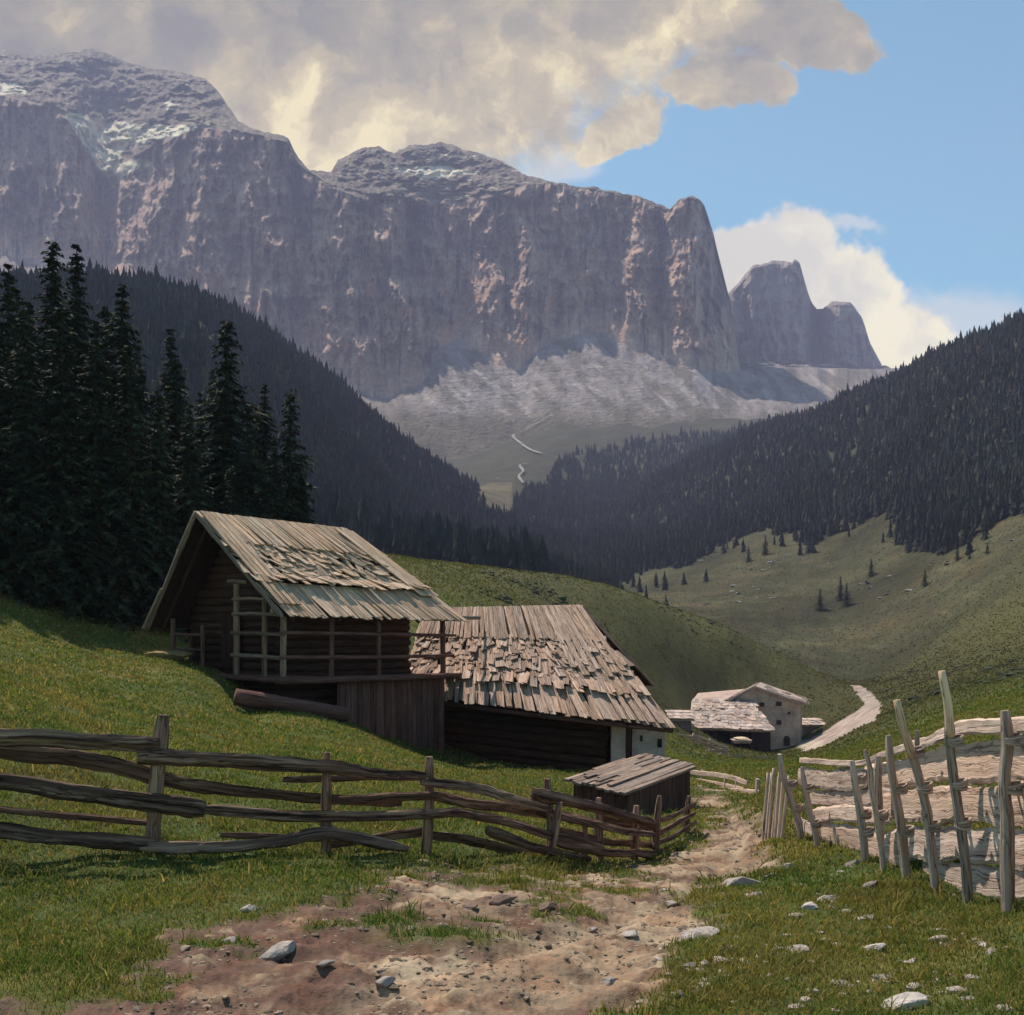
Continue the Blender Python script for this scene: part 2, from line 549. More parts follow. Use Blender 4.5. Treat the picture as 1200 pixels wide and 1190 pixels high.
# ------------------------------------------------------------------ terrain: control points (px, py, distance)
CTRL = [
    # foreground
    (-500, 1150, 5.2), (0, 1182, 5), (300, 1187, 5), (600, 1188, 5), (900, 1190, 5), (1200, 1180, 5), (1700, 1150, 5.2),
    (0, 1080, 6.7), (300, 1075, 6.8), (600, 1085, 6.7), (900, 1090, 6.5), (1200, 1063, 6.8),
    (-400, 960, 8.6), (0, 1008, 8.4), (180, 1002, 8.6), (385, 1000, 8.9), (500, 1000, 9.4), (640, 1010, 10.2), (720, 1014, 11),
    (790, 996, 13), (812, 970, 15), (860, 1000, 12), (858, 975, 14.5), (852, 952, 19), (835, 930, 24), (822, 908, 32),
    (1142, 1058, 7.3), (1042, 1020, 8.97), (945, 985, 11.5), (905, 955, 14),
    # slope up to the barn
    (0, 900, 10.5), (0, 842, 13), (0, 790, 20), (0, 715, 33), (-300, 760, 14), (-300, 650, 35),
    (200, 900, 12.5), (230, 865, 17), (120, 800, 23), (230, 800, 27), (100, 757, 33), (200, 776, 31),
    (205, 772, 32.8), (262, 797, 30.6), (335, 828, 29.5), (277, 834, 28.3), (397, 846, 29.2), (300, 862, 22),
    (400, 905, 15), (420, 866, 25), (500, 893, 25), (530, 892, 34), (440, 850, 36), (300, 790, 37),
    (560, 905, 30), (640, 925, 24), (740, 905, 30), (785, 893, 31), (700, 960, 18), (805, 950, 21), (745, 952, 20),
    (600, 860, 42), (500, 800, 46), (400, 760, 46),
    # dark meadow under the spruces
    (50, 695, 41), (150, 700, 45), (0, 640, 50), (150, 655, 58), (-300, 560, 60), (300, 720, 52),
    # meadow down to the stone house
    (890, 925, 26), (900, 895, 50), (790, 884, 60), (800, 873, 98), (870, 880, 112), (870, 873, 132), (935, 873, 130), (965, 876, 108),
    (900, 866, 145),
    # the knoll behind the huts
    (850, 815, 160), (760, 790, 135), (700, 770, 85), (600, 735, 75), (500, 705, 65),
    (1000, 803, 195), (930, 775, 188), (850, 743, 180), (760, 710, 170), (700, 690, 160), (600, 672, 140), (500, 657, 122), (430, 648, 108),
    (300, 640, 98), (100, 610, 90), (-200, 560, 90),
    (1000, 800, 240), (850, 752, 235), (700, 704, 230), (560, 676, 220), (400, 660, 190),
    # right side behind the fence
    (1010, 880, 45), (1000, 870, 75), (985, 866, 104), (1020, 828, 130), (1005, 808, 170), (1010, 850, 90),
    (1100, 870, 20), (1100, 845, 40), (1100, 815, 90), (1100, 795, 150), (1200, 905, 11), (1200, 850, 22), (1200, 815, 50), (1200, 785, 100),
    (1600, 760, 25), (1600, 650, 100),
    # right slope
    (1000, 775, 280), (1100, 750, 240), (1200, 720, 190), (1200, 660, 260), (1200, 600, 320), (1050, 680, 340), (1000, 620, 450), (900, 715, 350),
    (900, 660, 430), (900, 626, 500), (800, 690, 430), (780, 660, 520), (720, 686, 480), (640, 668, 420), (560, 650, 380),
    (1600, 500, 300), (1200, 480, 450), (1200, 378, 620), (1100, 418, 700), (1000, 466, 800), (900, 500, 920), (800, 548, 1020), (720, 590, 1060),
    (1000, 540, 600), (900, 570, 700), (800, 610, 780), (700, 640, 700), (1500, 250, 620),
    (1200, 414, 820), (1000, 488, 1000), (900, 515, 1120), (800, 552, 1180), (1300, 420, 1100), (1500, 380, 1100),
    # left ridge
    (100, 338, 480), (-200, 332, 450), (190, 344, 520), (250, 364, 560), (300, 389, 600), (350, 424, 640), (400, 460, 680), (450, 503, 730),
    (500, 540, 780), (550, 570, 830), (590, 592, 880), (620, 615, 840),
    (100, 450, 300), (250, 470, 350), (350, 540, 400), (450, 590, 500), (400, 635, 300), (500, 630, 520), (250, 600, 200), (100, 560, 180), (-200, 480, 200),
    (100, 368, 700), (250, 402, 780), (350, 440, 860), (450, 515, 900), (550, 572, 980), (-200, 362, 700),
    # valley head
    (600, 565, 1080), (660, 575, 1100), (620, 540, 1250), (720, 540, 1300), (650, 515, 1420), (720, 503, 1480), (830, 498, 1480), (560, 548, 1350),
    (500, 545, 1400), (300, 430, 1450), (0, 360, 1450), (1000, 490, 1480), (1200, 430, 1480),
]
ct = np.array(CTRL, float)


def rbf_coord(px, Y):
    return np.stack([np.asarray(px) / 260.0, np.log(Y) * 1.55], -1)


cz = EYE + (HY - ct[:, 1]) / F * ct[:, 2]
cs = cz / (ct[:, 2] + 20.0)
cc = rbf_coord(ct[:, 0], ct[:, 2])


def kern(r):
    return r ** 1.6


nC = len(cc)
D = np.linalg.norm(cc[:, None] - cc[None], axis=-1)
A = np.zeros((nC + 3, nC + 3))
A[:nC, :nC] = kern(D) - np.eye(nC) * 0.0008
A[:nC, nC] = 1; A[:nC, nC + 1:] = cc
A[nC, :nC] = 1; A[nC + 1:, :nC] = cc.T
wts = np.linalg.solve(A, np.concatenate([cs, np.zeros(3)]))


def rbf(px, Y):
    q = rbf_coord(px, Y)
    sh = q.shape[:-1]
    q = q.reshape(-1, 2)
    out = np.empty(len(q))
    for i in range(0, len(q), 40000):
        b = q[i:i + 40000]
        r = np.linalg.norm(b[:, None] - cc[None], axis=-1)
        out[i:i + 40000] = kern(r) @ wts[:nC] + wts[nC] + b @ wts[nC + 1:]
    return out.reshape(sh) * (np.asarray(Y) + 20.0)


# a coarse lattice of the smooth surface, then a fine one by interpolation
cpx = np.concatenate([np.linspace(-900, -60, 30)[:-1], np.linspace(-60, 1260, 150), np.linspace(1260, 2000, 30)[1:]])
clY = np.linspace(math.log(4.6), math.log(1560), 260)
CPX, CLY = np.meshgrid(cpx, clY)
CZ = rbf(CPX, np.exp(CLY))

gpx = np.concatenate([np.linspace(-900, -60, 90)[:-1], np.linspace(-60, 1260, 640), np.linspace(1260, 2000, 80)[1:]])
glY = np.concatenate([np.linspace(math.log(1.2), math.log(4.6), 20)[:-1], np.linspace(math.log(4.6), math.log(60), 420)[:-1],
                      np.linspace(math.log(60), math.log(1560), 360)])
GPX, GLY = np.meshgrid(gpx, glY)


def bil(gx, gy, Z, x, y):
    x = np.clip(x, gx[0], gx[-1]); y = np.clip(y, gy[0], gy[-1])
    i = np.clip(np.searchsorted(gx, x, side='right') - 1, 0, len(gx) - 2)
    j = np.clip(np.searchsorted(gy, y, side='right') - 1, 0, len(gy) - 2)
    u = (x - gx[i]) / (gx[i + 1] - gx[i]); v = (y - gy[j]) / (gy[j + 1] - gy[j])
    return (Z[j, i] * (1 - u) + Z[j, i + 1] * u) * (1 - v) + (Z[j + 1, i] * (1 - u) + Z[j + 1, i + 1] * u) * v


GY = np.exp(GLY)
GX = (GPX - CX) / F * GY
GZ = bil(cpx, clY, CZ, GPX, GLY)
GPY = HY - (GZ - EYE) / GY * F           # where the smooth surface shows

DIRT = [(818, 926), (845, 928), (882, 955), (908, 985), (918, 1002), (884, 1032), (822, 1052), (838, 1078), (800, 1102), (768, 1132), (786, 1160),
        (742, 1190), (700, 1260), (500, 1420), (-60, 1420), (0, 1190), (120, 1165), (178, 1122), (205, 1085), (290, 1062), (400, 1046), (480, 1030),
        (560, 1030), (640, 1032), (720, 1030), (778, 1012), (822, 986), (838, 962), (812, 938)]
near = GY < 26
dm = np.full(GPX.shape, -200.0)
dm[near] = poly_dist(GPX[near], GPY[near], DIRT)
isl = np.hypot((GPX - 520) / 75, (GPY - 1098) / 11)
isl2 = np.hypot((GPX - 455) / 40, (GPY - 1082) / 12)
dn = fbm(GX * 0.9, GY * 0.9, 5, 0.6, 3.0)
dn2 = fbm(GX * 4.5, GY * 4.5, 3, 0.6, 9.0)
dsc = dm + dn * 46 + dn2 * 34 - 42 * sstep(fbm(GX * 1.5, GY * 2.4, 4, 0.6, 77.0), 0.04, 0.36) * (GPY > 1030)
dsc = dsc - 9 * sstep(GPX, 560, 300)
dsc = np.where(near, dsc, -200)
dsc = np.minimum(dsc, np.minimum((isl - 0.8) * 20, (isl2 - 0.8) * 20) + dn2 * 10)
dirt = sstep(dsc, -14, 16)

ROAD = [(1001, 802), (1013, 814), (1024, 826), (1010, 843), (990, 857), (977, 872), (968, 880)]
road_w = np.interp(GPY, [800, 826, 845, 880], [3.5, 8, 13, 27])
rd = np.full(GPX.shape, 99.0)
rm = (GY > 88) & (GY < 200)
rd[rm] = line_dist(GPX[rm], GPY[rm], ROAD) / road_w[rm]
rd += 0.45 * fbm(GX * 0.25, GY * 0.18, 4, 0.6)
road = (rd < 1) & rm

# relief
amp = 0.018 + 0.0022 * np.minimum(GY, 400)
GZ = GZ + amp * fbm(GX / (0.6 + GY * 0.02), GY / (0.6 + GY * 0.02), 5) * (1 - 0.5 * dirt)
GZ = GZ + np.where(GY < 40, 0.05 * fbm(GX * 1.1, GY * 1.1, 4, 0.5, 5.0) + 0.02 * dn2, 0)
GZ = GZ - np.where(near, 0.05 * sstep(dsc, -10, 18) - 0.035 * dn2 * dirt - 0.05 * dirt * ridged(GX * 1.3 + GY * 0.4, GY * 2.6, 4) - 0.030 * dirt * ridged(GX * 6 + GY, GY * 8, 4, 0.6), 0)
GZ = GZ + np.where(GY > 420, (GY - 420) * 0.006 * fbm(GX * 0.02, GY * 0.02, 4), 0)


def gz(x, Y):
    x = np.asarray(x, float); Y = np.asarray(Y, float)
    return bil(gpx, glY, GZ, CX + F * x / Y, np.log(Y))


_GPYd = HY - (GZ - EYE) / GY * F


def hit(px, py, ymin=4.0):
    """the first ground point that shows at (px, py)"""
    i = int(np.clip(np.searchsorted(gpx, px), 0, len(gpx) - 1))
    colv = _GPYd[:, i]
    js = np.where((colv <= py) & (np.exp(glY) >= ymin))[0]
    j = js[0] if len(js) else len(glY) - 1
    Y = math.exp(glY[j])
    x = (px - CX) / F * Y
    return np.array([x, Y, float(gz(x, Y))])


def ip(px, pts):
    p = np.array(pts, float)
    return np.interp(px, p[:, 0], p[:, 1])


LOWEDGE = [(600, 720), (700, 700), (730, 684), (780, 662), (830, 642), (870, 634), (900, 628), (950, 640), (985, 612), (1030, 610), (1070, 640), (1110, 645), (1150, 612), (1200, 600), (1300, 570)]
CEN = [(560, 640), (600, 592), (640, 568), (655, 542), (700, 524), (760, 516), (860, 506), (1000, 500)]


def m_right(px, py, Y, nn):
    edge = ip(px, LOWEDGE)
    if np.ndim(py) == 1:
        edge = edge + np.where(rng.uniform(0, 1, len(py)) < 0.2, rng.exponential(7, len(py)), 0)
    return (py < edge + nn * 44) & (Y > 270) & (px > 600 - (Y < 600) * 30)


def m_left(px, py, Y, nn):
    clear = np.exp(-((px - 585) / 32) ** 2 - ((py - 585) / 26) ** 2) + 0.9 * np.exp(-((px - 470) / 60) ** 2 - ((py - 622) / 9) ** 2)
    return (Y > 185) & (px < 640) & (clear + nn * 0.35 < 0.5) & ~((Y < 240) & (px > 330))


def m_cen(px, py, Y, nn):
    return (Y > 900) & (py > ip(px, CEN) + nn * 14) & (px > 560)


# colours of the ground (what grows or lies there)
V = np.stack([GX, GY, GZ], -1)
n_big = fbm(GX * 0.09, GY * 0.09, 4, 0.5, 1.0)
n_mid = fbm(GX * 0.6, GY * 0.6, 4, 0.5, 2.0)
green = np.array([0.080, 0.096, 0.026]); olive = np.array([0.15, 0.115, 0.042]); deep = np.array([0.052, 0.072, 0.024])
kk = sstep(n_big * 0.8 + n_mid * 0.5, -0.35, 0.4)[..., None]
gcol = deep * (1 - kk) + green * kk
ky = sstep(n_mid * 0.7 + fbm(GX * 0.2, GY * 0.2, 3, 0.5, 8.0) * 0.7, 0.0, 0.5)[..., None]
gcol = gcol * (1 - 0.75 * ky) + olive * 0.75 * ky
kn = (sstep(GY, 55, 90) * (1 - sstep(GY, 260, 400)))[..., None]
knn = fbm(GX * 0.07, GY * 0.07, 5, 0.62, 14.0)[..., None]
knc = np.array([0.066, 0.064, 0.024]) * (1 + 0.55 * knn + 0.2 * n_mid[..., None])
knc = knc * (1 - 0.35 * sstep(GPY, 720, 800)[..., None])
gcol = gcol * (1 - 0.9 * kn) + knc * 0.9 * kn
rs = (sstep(GY, 190, 280) * sstep(GPX, 640, 760))[..., None]
n_far = fbm(GX * 0.02, GY * 0.02, 5, 0.6, 4.0)[..., None]
n_pat = fbm(GX * 0.011, GY * 0.016, 5, 0.6, 222.0)[..., None]
rsc = np.array([0.050, 0.049, 0.026]) * (1 + 0.8 * n_far + 0.5 * n_pat)
trk = np.abs((GZ / 4.5 + 1.1 * fbm(GX * 0.018, GY * 0.018, 4, 0.55, 230.0)) % 1 - 0.5)[..., None]
rsc = rsc * (1 + 0.55 * (1 - sstep(trk, 0.02, 0.09)) * sstep(fbm(GX * 0.03, GY * 0.03, 3, 0.5, 240.0), -0.1, 0.2)[..., None])
rsc = rsc * (1 - 0.45 * sstep(n_pat, 0.05, 0.4)) + np.array([0.085, 0.062, 0.034]) * 0.45 * sstep(n_pat, 0.05, 0.4)
gcol = gcol * (1 - rs) + rsc * rs
vh = np.maximum(sstep(GY, 1000, 1200), sstep(GY, 500, 700) * (GPX < 720))[..., None]
gcol = gcol * (1 - vh) + (np.array([0.10, 0.085, 0.05]) * (1 + 0.6 * n_far)) * vh
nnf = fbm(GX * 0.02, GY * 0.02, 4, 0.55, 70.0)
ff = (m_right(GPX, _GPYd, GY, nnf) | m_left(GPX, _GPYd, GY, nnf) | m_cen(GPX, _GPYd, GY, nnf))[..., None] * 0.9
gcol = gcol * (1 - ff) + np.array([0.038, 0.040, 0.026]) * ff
soil = np.array([0.200, 0.138, 0.098]); red = np.array([0.095, 0.052, 0.043]); pale = np.array([0.33, 0.255, 0.18])
k1 = sstep(dn + dn2 * 0.6, -0.1, 0.55)[..., None]
k2 = sstep(fbm(GX * 1.6, GY * 3.0, 5, 0.65, 6.0) + 0.5 * fbm(GX * 5.5, GY * 9.0, 4, 0.65, 61.0) + 0.34 * sstep(620 - GPX, 0, 300) + 0.25 * np.exp(-((dsc - 8) / 16) ** 2), 0.02, 0.40)[..., None]
scol = soil * (1 - k1) + pale * k1
scol = scol * (1 - 0.85 * k2) + red * 0.85 * k2
rut = np.zeros(GPX.shape)
for ln_, w_ in (([(845, 940), (872, 985), (830, 1035), (690, 1085), (520, 1135), (330, 1200), (100, 1290)], 9), ([(862, 945), (896, 990), (868, 1045), (752, 1105), (640, 1165), (520, 1240), (380, 1330)], 11)):
    ld_ = line_dist(GPX[near], GPY[near] + 5 * dn[near], ln_)
    rut[near] = np.maximum(rut[near], np.exp(-(ld_ / (w_ * np.clip((GPY[near] - 860) / 180, 0.3, 1.8))) ** 2))
rut = rut * dirt
GZ = GZ - 0.05 * rut * (1 + 0.5 * dn2)
V = np.stack([GX, GY, GZ], -1)
scol = scol * (1 - 0.35 * rut[..., None]) + np.array([0.30, 0.24, 0.175]) * 0.35 * rut[..., None]
d3 = dirt[..., None]
gcol = gcol * (1 - d3) + scol * d3
gcol = np.where(road[..., None], np.array([0.31, 0.25, 0.225]) * (1 + 0.5 * n_mid[..., None] + 0.4 * fbm(GX * 0.5, GY * 0.5, 4, 0.6, 200.0)[..., None]), gcol)
yard = (sstep(22 - np.hypot((GPX - 950) , (GPY - 873) * 3), 0, 12) * rm)[..., None]
gcol = gcol * (1 - 0.8 * yard) + np.array([0.42, 0.36, 0.30]) * 0.8 * yard
gcol = np.clip(gcol, 0.01, 0.9)

faces = grid_faces(len(glY), len(gpx))


def facemask(a):
    return ((a[:-1, :-1] + a[:-1, 1:] + a[1:, 1:] + a[1:, :-1]) * 0.25).ravel()


f_dirt = facemask(dirt) > 0.5
f_road = (facemask(road.astype(float)) > 0.5) & ~f_dirt
f_far = (facemask(GY) > 235) & ~f_dirt & ~f_road


def sub(name, mask, mat, kind='structure'):
    fs = faces[mask]
    used, inv = np.unique(fs, return_inverse=True)
    o = np_mesh(name, V.reshape(-1, 3)[used], inv.reshape(fs.shape), mat, gcol.reshape(-1, 3)[used])
    o['kind'] = kind
    return o


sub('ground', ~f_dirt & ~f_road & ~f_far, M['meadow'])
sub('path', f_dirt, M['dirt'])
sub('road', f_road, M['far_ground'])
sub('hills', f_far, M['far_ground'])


# ------------------------------------------------------------------ mountains
def massif(name, px, foot, cfoot, rim, ridge, Yf, Ycf, Yrim, Yridge, rows, seed, disp, colour):
    ridge = ridge + np.where(px > 866, 7 * fbm(px / 24, px * 0 + 1.1, 4) - 2, 0) * (seed < 2)
    jag = fbm(px / 22, px * 0 + seed, 5, 0.62, seed) * 5.0
    ridge = ridge + jag * np.clip((cfoot - ridge) / 40, 0, 1)
    rim = np.maximum(rim, ridge + 0.6)
    cfoot = np.maximum(cfoot + 5 * fbm(px / 16, px * 0 + 3.3, 4), rim + 0.3)
    PY, YY, T = [], [], []
    n1, n2, n3, n4 = rows
    for i in range(n1):
        t = i / n1
        PY.append(foot + (cfoot - foot) * t); YY.append(Yf + (Ycf - Yf) * t ** 1.15); T.append(t)
    for i in range(n2):
        t = i / n2
        PY.append(cfoot + (rim - cfoot) * t); YY.append(Ycf + (Yrim - Ycf) * t); T.append(1 + t)
    for i in range(n3):
        t = i / n3
        PY.append(rim + (ridge - rim) * t); YY.append(Yrim + (Yridge - Yrim) * t); T.append(2 + t)
    for i in range(n4):
        t = i / (n4 - 1)
        PY.append(ridge + (foot - ridge) * t ** 1.5); YY.append(Yridge + 700 * t); T.append(3 + t)
    PY, YY = np.array(PY), np.array(YY)
    T = np.array(T)[:, None] * np.ones_like(px)[None]
    PX = px[None] * np.ones_like(PY)
    PY, YY = disp(PX, PY, YY, T)
    Vv = np.stack([(PX - CX) / F * YY, YY, EYE + (HY - PY) / F * YY], -1)
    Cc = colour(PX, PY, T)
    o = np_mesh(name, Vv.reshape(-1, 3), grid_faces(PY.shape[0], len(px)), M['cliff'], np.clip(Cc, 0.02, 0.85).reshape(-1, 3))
    o['kind'] = 'structure'
    return o


SIL = [(-400, 40), (-100, 70), (0, 58), (40, 67), (70, 61), (110, 58), (130, 66), (165, 78), (200, 83), (240, 92), (262, 115), (280, 143), (310, 155), (338, 163),
       (350, 185), (362, 199), (388, 201), (396, 187), (420, 175), (445, 171), (462, 179), (480, 170), (520, 168), (555, 178), (590, 190), (618, 208),
       (650, 213), (700, 222), (740, 228), (770, 240), (785, 244), (798, 232), (812, 229), (825, 240), (835, 270), (845, 310), (855, 350), (862, 390), (868, 433),
       (885, 428), (1040, 432), (1100, 436)]
RIM = [(-400, 110), (0, 112), (60, 128), (90, 150), (112, 205), (125, 222), (150, 205), (190, 168), (230, 150), (290, 156), (335, 167), (350, 192), (380, 215),
       (420, 232), (480, 240), (540, 238), (590, 228), (620, 216), (650, 215), (700, 224), (740, 230), (770, 242), (785, 247), (798, 235), (812, 232),
       (825, 243), (835, 273), (845, 313), (855, 353), (862, 392), (868, 434), (885, 429), (1040, 433), (1100, 437)]
CFOOT = [(-400, 300), (0, 300), (100, 325), (200, 372), (260, 405), (330, 436), (400, 458), (460, 466), (495, 448), (515, 408), (535, 398), (555, 405), (585, 428), (612, 434),
         (632, 410), (650, 402), (668, 396), (690, 386), (715, 398), (760, 417), (800, 430), (868, 439), (885, 431), (1040, 435), (1100, 439)]
FOOT = [(-400, 400), (0, 400), (200, 430), (350, 475), (450, 520), (520, 560), (600, 560), (650, 545), (720, 530), (800, 520), (900, 512), (1000, 505), (1100, 500)]
pxm = np.linspace(-400, 1100, 1000)
sil, rim_, cf, ft = ip(pxm, SIL), ip(pxm, RIM), ip(pxm, CFOOT), ip(pxm, FOOT)
Ycf = 1760 + (450 - cf) * 2.0 + np.interp(pxm, [815, 940, 1100], [0, 420, 520])
Yrim = Ycf + 235 + 60 * np.exp(-((pxm - 128) / 30) ** 2)
Yridge = Yrim + np.interp(pxm, [-400, 260, 300, 345, 400, 600, 650, 700, 1100], [420, 420, 120, 100, 320, 260, 60, 40, 30])


def m_disp(PX, PY, YY, T):
    cl = sstep(T, 0.97, 1.32) * (1 - sstep(T, 1.96, 2.1))
    X, E = PX / 26.0, PY / 95.0
    wx = X + 0.55 * fbm(PX / 70, PY / 60, 4, 0.55, 2.0)
    d = -95 * (ridged(wx * 0.55, E * 0.8, 6, 0.55, 1.0) - 0.05)
    d += -46 * ridged(wx * 1.7, E * 1.6, 5, 0.6, 6.0)
    d += 16 * (np.abs((PY / 17 + 1.2 * fbm(PX / 60, PY / 90, 3)) % 1 - 0.5) - 0.25)
    for (cx, wd, dep, y0, y1) in ((485, 20, 95, 240, 345), (128, 22, 90, 120, 330), (590, 22, 60, 235, 330), (655, 9, 45, 330, 405), (596, 8, 40, 330, 400),
                                  (350, 26, 55, 190, 420), (270, 14, 30, 180, 420), (770, 12, 45, 250, 430), (430, 12, 40, 240, 400), (715, 14, 35, 230, 400),
                                  (205, 15, 35, 170, 350), (545, 12, 40, 270, 400), (40, 18, 40, 130, 330)):
        c2 = cx + 9 * fbm(PY / 30, PY * 0 + cx, 3)
        d += dep * np.exp(-((PX - c2) / wd) ** 2) * sstep(PY, y0 - 12, y0 + 12) * (1 - sstep(PY, y1 - 25, y1 + 5))
    d += -10 * ridged(PX / 6.5, PY / 15, 4, 0.6, 27.0)
    d += 62
    YY = YY + d * cl
    pl = sstep(T, 2.0, 2.15) * (1 - sstep(T, 2.92, 3.0))
    bands = sstep(fbm(PX / 40, PY / 22, 5, 0.6, 7.0), -0.25, 0.35)
    hgt = np.clip(pl, 0, 1)
    YY = YY + hgt * (42 * (bands - 0.5) - 34 * ridged(PX / 22 + PY / 60, PY / 15, 5, 0.62, 12.0))
    PY = PY + hgt * 3.0 * fbm(PX / 14, PY / 10, 4, 0.6, 18.0)
    sc = 1 - sstep(T, 0.9, 1.05)
    YY = YY + sc * sstep(T, 0.0, 0.2) * (7 * ridged(PX / 40 - T * 2.2, T * 0.7, 3, 0.5, 4.0) + 2.5 * fbm(PX / 7 - T * 3, T * 3, 4))
    return PY, YY


def lerp3(a, b, k):
    return a * (1 - k[..., None]) + b * k[..., None]


def m_col(PX, PY, T):
    n1 = fbm(PX / 45, PY / 60, 5, 0.6, 1.0); n2 = fbm(PX / 9, PY / 28, 5, 0.6, 2.0); n3 = fbm(PX / 5, PY / 5, 4, 0.6, 3.0)
    rock = np.zeros(PX.shape + (3,)) + np.array([0.40, 0.25, 0.19])
    rock = lerp3(rock, np.array([0.62, 0.41, 0.295]), sstep(n2, -0.05, 0.40))
    rock = lerp3(rock, np.array([0.10, 0.075, 0.08]), sstep(n1 + 0.8 * n2, 0.1, 0.55) * 0.85)
    n4 = fbm(PX / 7.5, PY / 85 + 0.02 * PX, 5, 0.6, 81.0)
    rock = lerp3(rock, np.array([0.075, 0.055, 0.06]), sstep(n4 + 0.3 * n1, 0.10, 0.36) * 0.9)
    led = np.abs((PY / 30 + 1.6 * fbm(PX / 80, PY / 120, 4, 0.55, 83.0)) % 1 - 0.5)
    rock = lerp3(rock, np.array([0.52, 0.42, 0.36]), (1 - sstep(led, 0.02, 0.07)) * sstep(fbm(PX / 25, PY / 20, 3, 0.6, 85.0), 0.0, 0.3) * 0.55)
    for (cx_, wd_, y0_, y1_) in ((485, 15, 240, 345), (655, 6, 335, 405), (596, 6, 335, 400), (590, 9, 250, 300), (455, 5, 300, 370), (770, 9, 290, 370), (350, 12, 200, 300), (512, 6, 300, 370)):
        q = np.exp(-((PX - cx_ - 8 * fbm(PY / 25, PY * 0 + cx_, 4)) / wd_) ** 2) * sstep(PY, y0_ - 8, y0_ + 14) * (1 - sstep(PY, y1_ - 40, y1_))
        rock = lerp3(rock, np.array([0.075, 0.06, 0.075]), q * 0.8)  # shade of the clefts, painted into the rock colour
    rf = sstep(fbm(PX / 30, PY / 36, 4, 0.6, 5.0), 0.12, 0.45) * sstep(PY, 240, 330)
    rock = lerp3(rock, np.array([0.55, 0.25, 0.13]), rf * 0.75)
    rock = lerp3(rock, np.array([0.50, 0.43, 0.39]), sstep(fbm(PX / 4, PY / 34, 4, 0.6, 15.0), 0.30, 0.55) * 0.6)
    flat = sstep(T, 1.98, 2.05)
    pl = lerp3(np.zeros_like(rock) + np.array([0.115, 0.085, 0.065]), np.array([0.27, 0.21, 0.145]), sstep(n3 + 0.5 * n2, -0.2, 0.4))
    c = lerp3(rock, pl, flat)
    scr = np.maximum(1 - sstep(T + 0.05 * n2, 0.97, 1.03), sstep(PX + 6 * fbm(PY / 12, PY * 0, 3), 860, 876))
    ss = lerp3(np.zeros_like(rock) + np.array([0.27, 0.225, 0.215]), np.array([0.155, 0.13, 0.105]), sstep(fbm(PX / 22 - PY / 30, PY / 50 + PX / 90, 5, 0.6, 21.0) + 0.12, 0.0, 0.35))
    ss = lerp3(ss, np.array([0.38, 0.325, 0.31]), sstep(fbm(PX / 16 - PY / 12, PY / 90 + PX / 70, 4, 0.6, 31.0), 0.12, 0.45))
    gr = sstep(PY + 22 * n1 + 10 * n2, 470, 500)
    ss = lerp3(ss, np.array([0.105, 0.088, 0.055]), gr * 0.9)
    wl = sstep(470 - PX, 0, 60)
    ss = lerp3(ss, np.array([0.19, 0.145, 0.12]), wl * 0.6)
    c = lerp3(c, ss, scr)
    sn = np.zeros(PX.shape)
    for poly, wgt in (([(72, 132), (110, 138), (165, 146), (250, 146), (205, 160), (150, 172), (140, 190), (178, 186), (176, 196), (150, 205), (132, 222), (114, 205), (96, 168)], 6),
                      ([(0, 96), (22, 100), (40, 108), (0, 112)], 4), ([(455, 196), (520, 193), (560, 204), (500, 210)], 5), ([(190, 118), (214, 122), (196, 128)], 4)):
        s1 = poly_dist(PX, PY, poly) + 7 * fbm(PX / 14, PY / 6, 4, 0.6, 40.0)
        sn = np.maximum(sn, sstep(s1, -1, 2))
    thin = sstep(fbm(PX / 26 + PY / 20, PY / 3.2, 4, 0.6, 51.0), 0.30, 0.42) * flat * sstep(PX, 330, 400)
    sn = np.maximum(sn, thin * 0.8)
    c = lerp3(c, np.array([0.80, 0.70, 0.52]), sn)
    return c


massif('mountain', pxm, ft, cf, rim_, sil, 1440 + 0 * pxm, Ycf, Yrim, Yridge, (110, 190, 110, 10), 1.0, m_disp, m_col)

SIL2 = [(780, 430), (820, 400), (842, 362), (852, 346), (868, 330), (882, 312), (905, 306), (928, 308), (931, 303), (937, 306), (942, 325), (950, 352), (957, 362), (965, 362), (975, 354), (996, 355),
        (1010, 372), (1020, 402), (1036, 433), (1080, 440), (1140, 452)]
pxf = np.linspace(780, 1140, 330)
s2 = ip(pxf, SIL2)
foot2 = np.full_like(pxf, 470.0)
cf2 = np.maximum(np.interp(pxf, [780, 880, 960, 1040, 1140], [440, 432, 430, 436, 456]), s2 + 2)


def f_disp(PX, PY, YY, T):
    cl = sstep(T, 0.95, 1.1) * (1 - sstep(T, 2.9, 3.0))
    d = -60 * ridged(PX / 34 + 0.4 * fbm(PX / 40, PY / 40, 3), PY / 90, 5, 0.55, 33.0) - 20 * ridged(PX / 10, PY / 40, 4, 0.6, 35.0)
    d += 260 * np.exp(-((PX - 958) / 9) ** 2) + 18 * (np.abs((PY / 19) % 1 - 0.5) - 0.25)
    return PY, YY + d * cl


def f_col(PX, PY, T):
    n2 = fbm(PX / 10, PY / 26, 5, 0.6, 62.0)
    c = lerp3(np.zeros(PX.shape + (3,)) + np.array([0.26, 0.20, 0.19]), np.array([0.36, 0.28, 0.25]), sstep(n2, -0.1, 0.4))
    return lerp3(c, np.array([0.42, 0.37, 0.36]), 1 - sstep(T, 0.95, 1.02))


massif('rock_towers', pxf, foot2, cf2, np.maximum(s2 + 3, s2), s2, 2350 + 0 * pxf, 2560 + 0 * pxf, 2640 + 0 * pxf, 2680 + 0 * pxf, (20, 120, 14, 8), 9.0, f_disp, f_col)

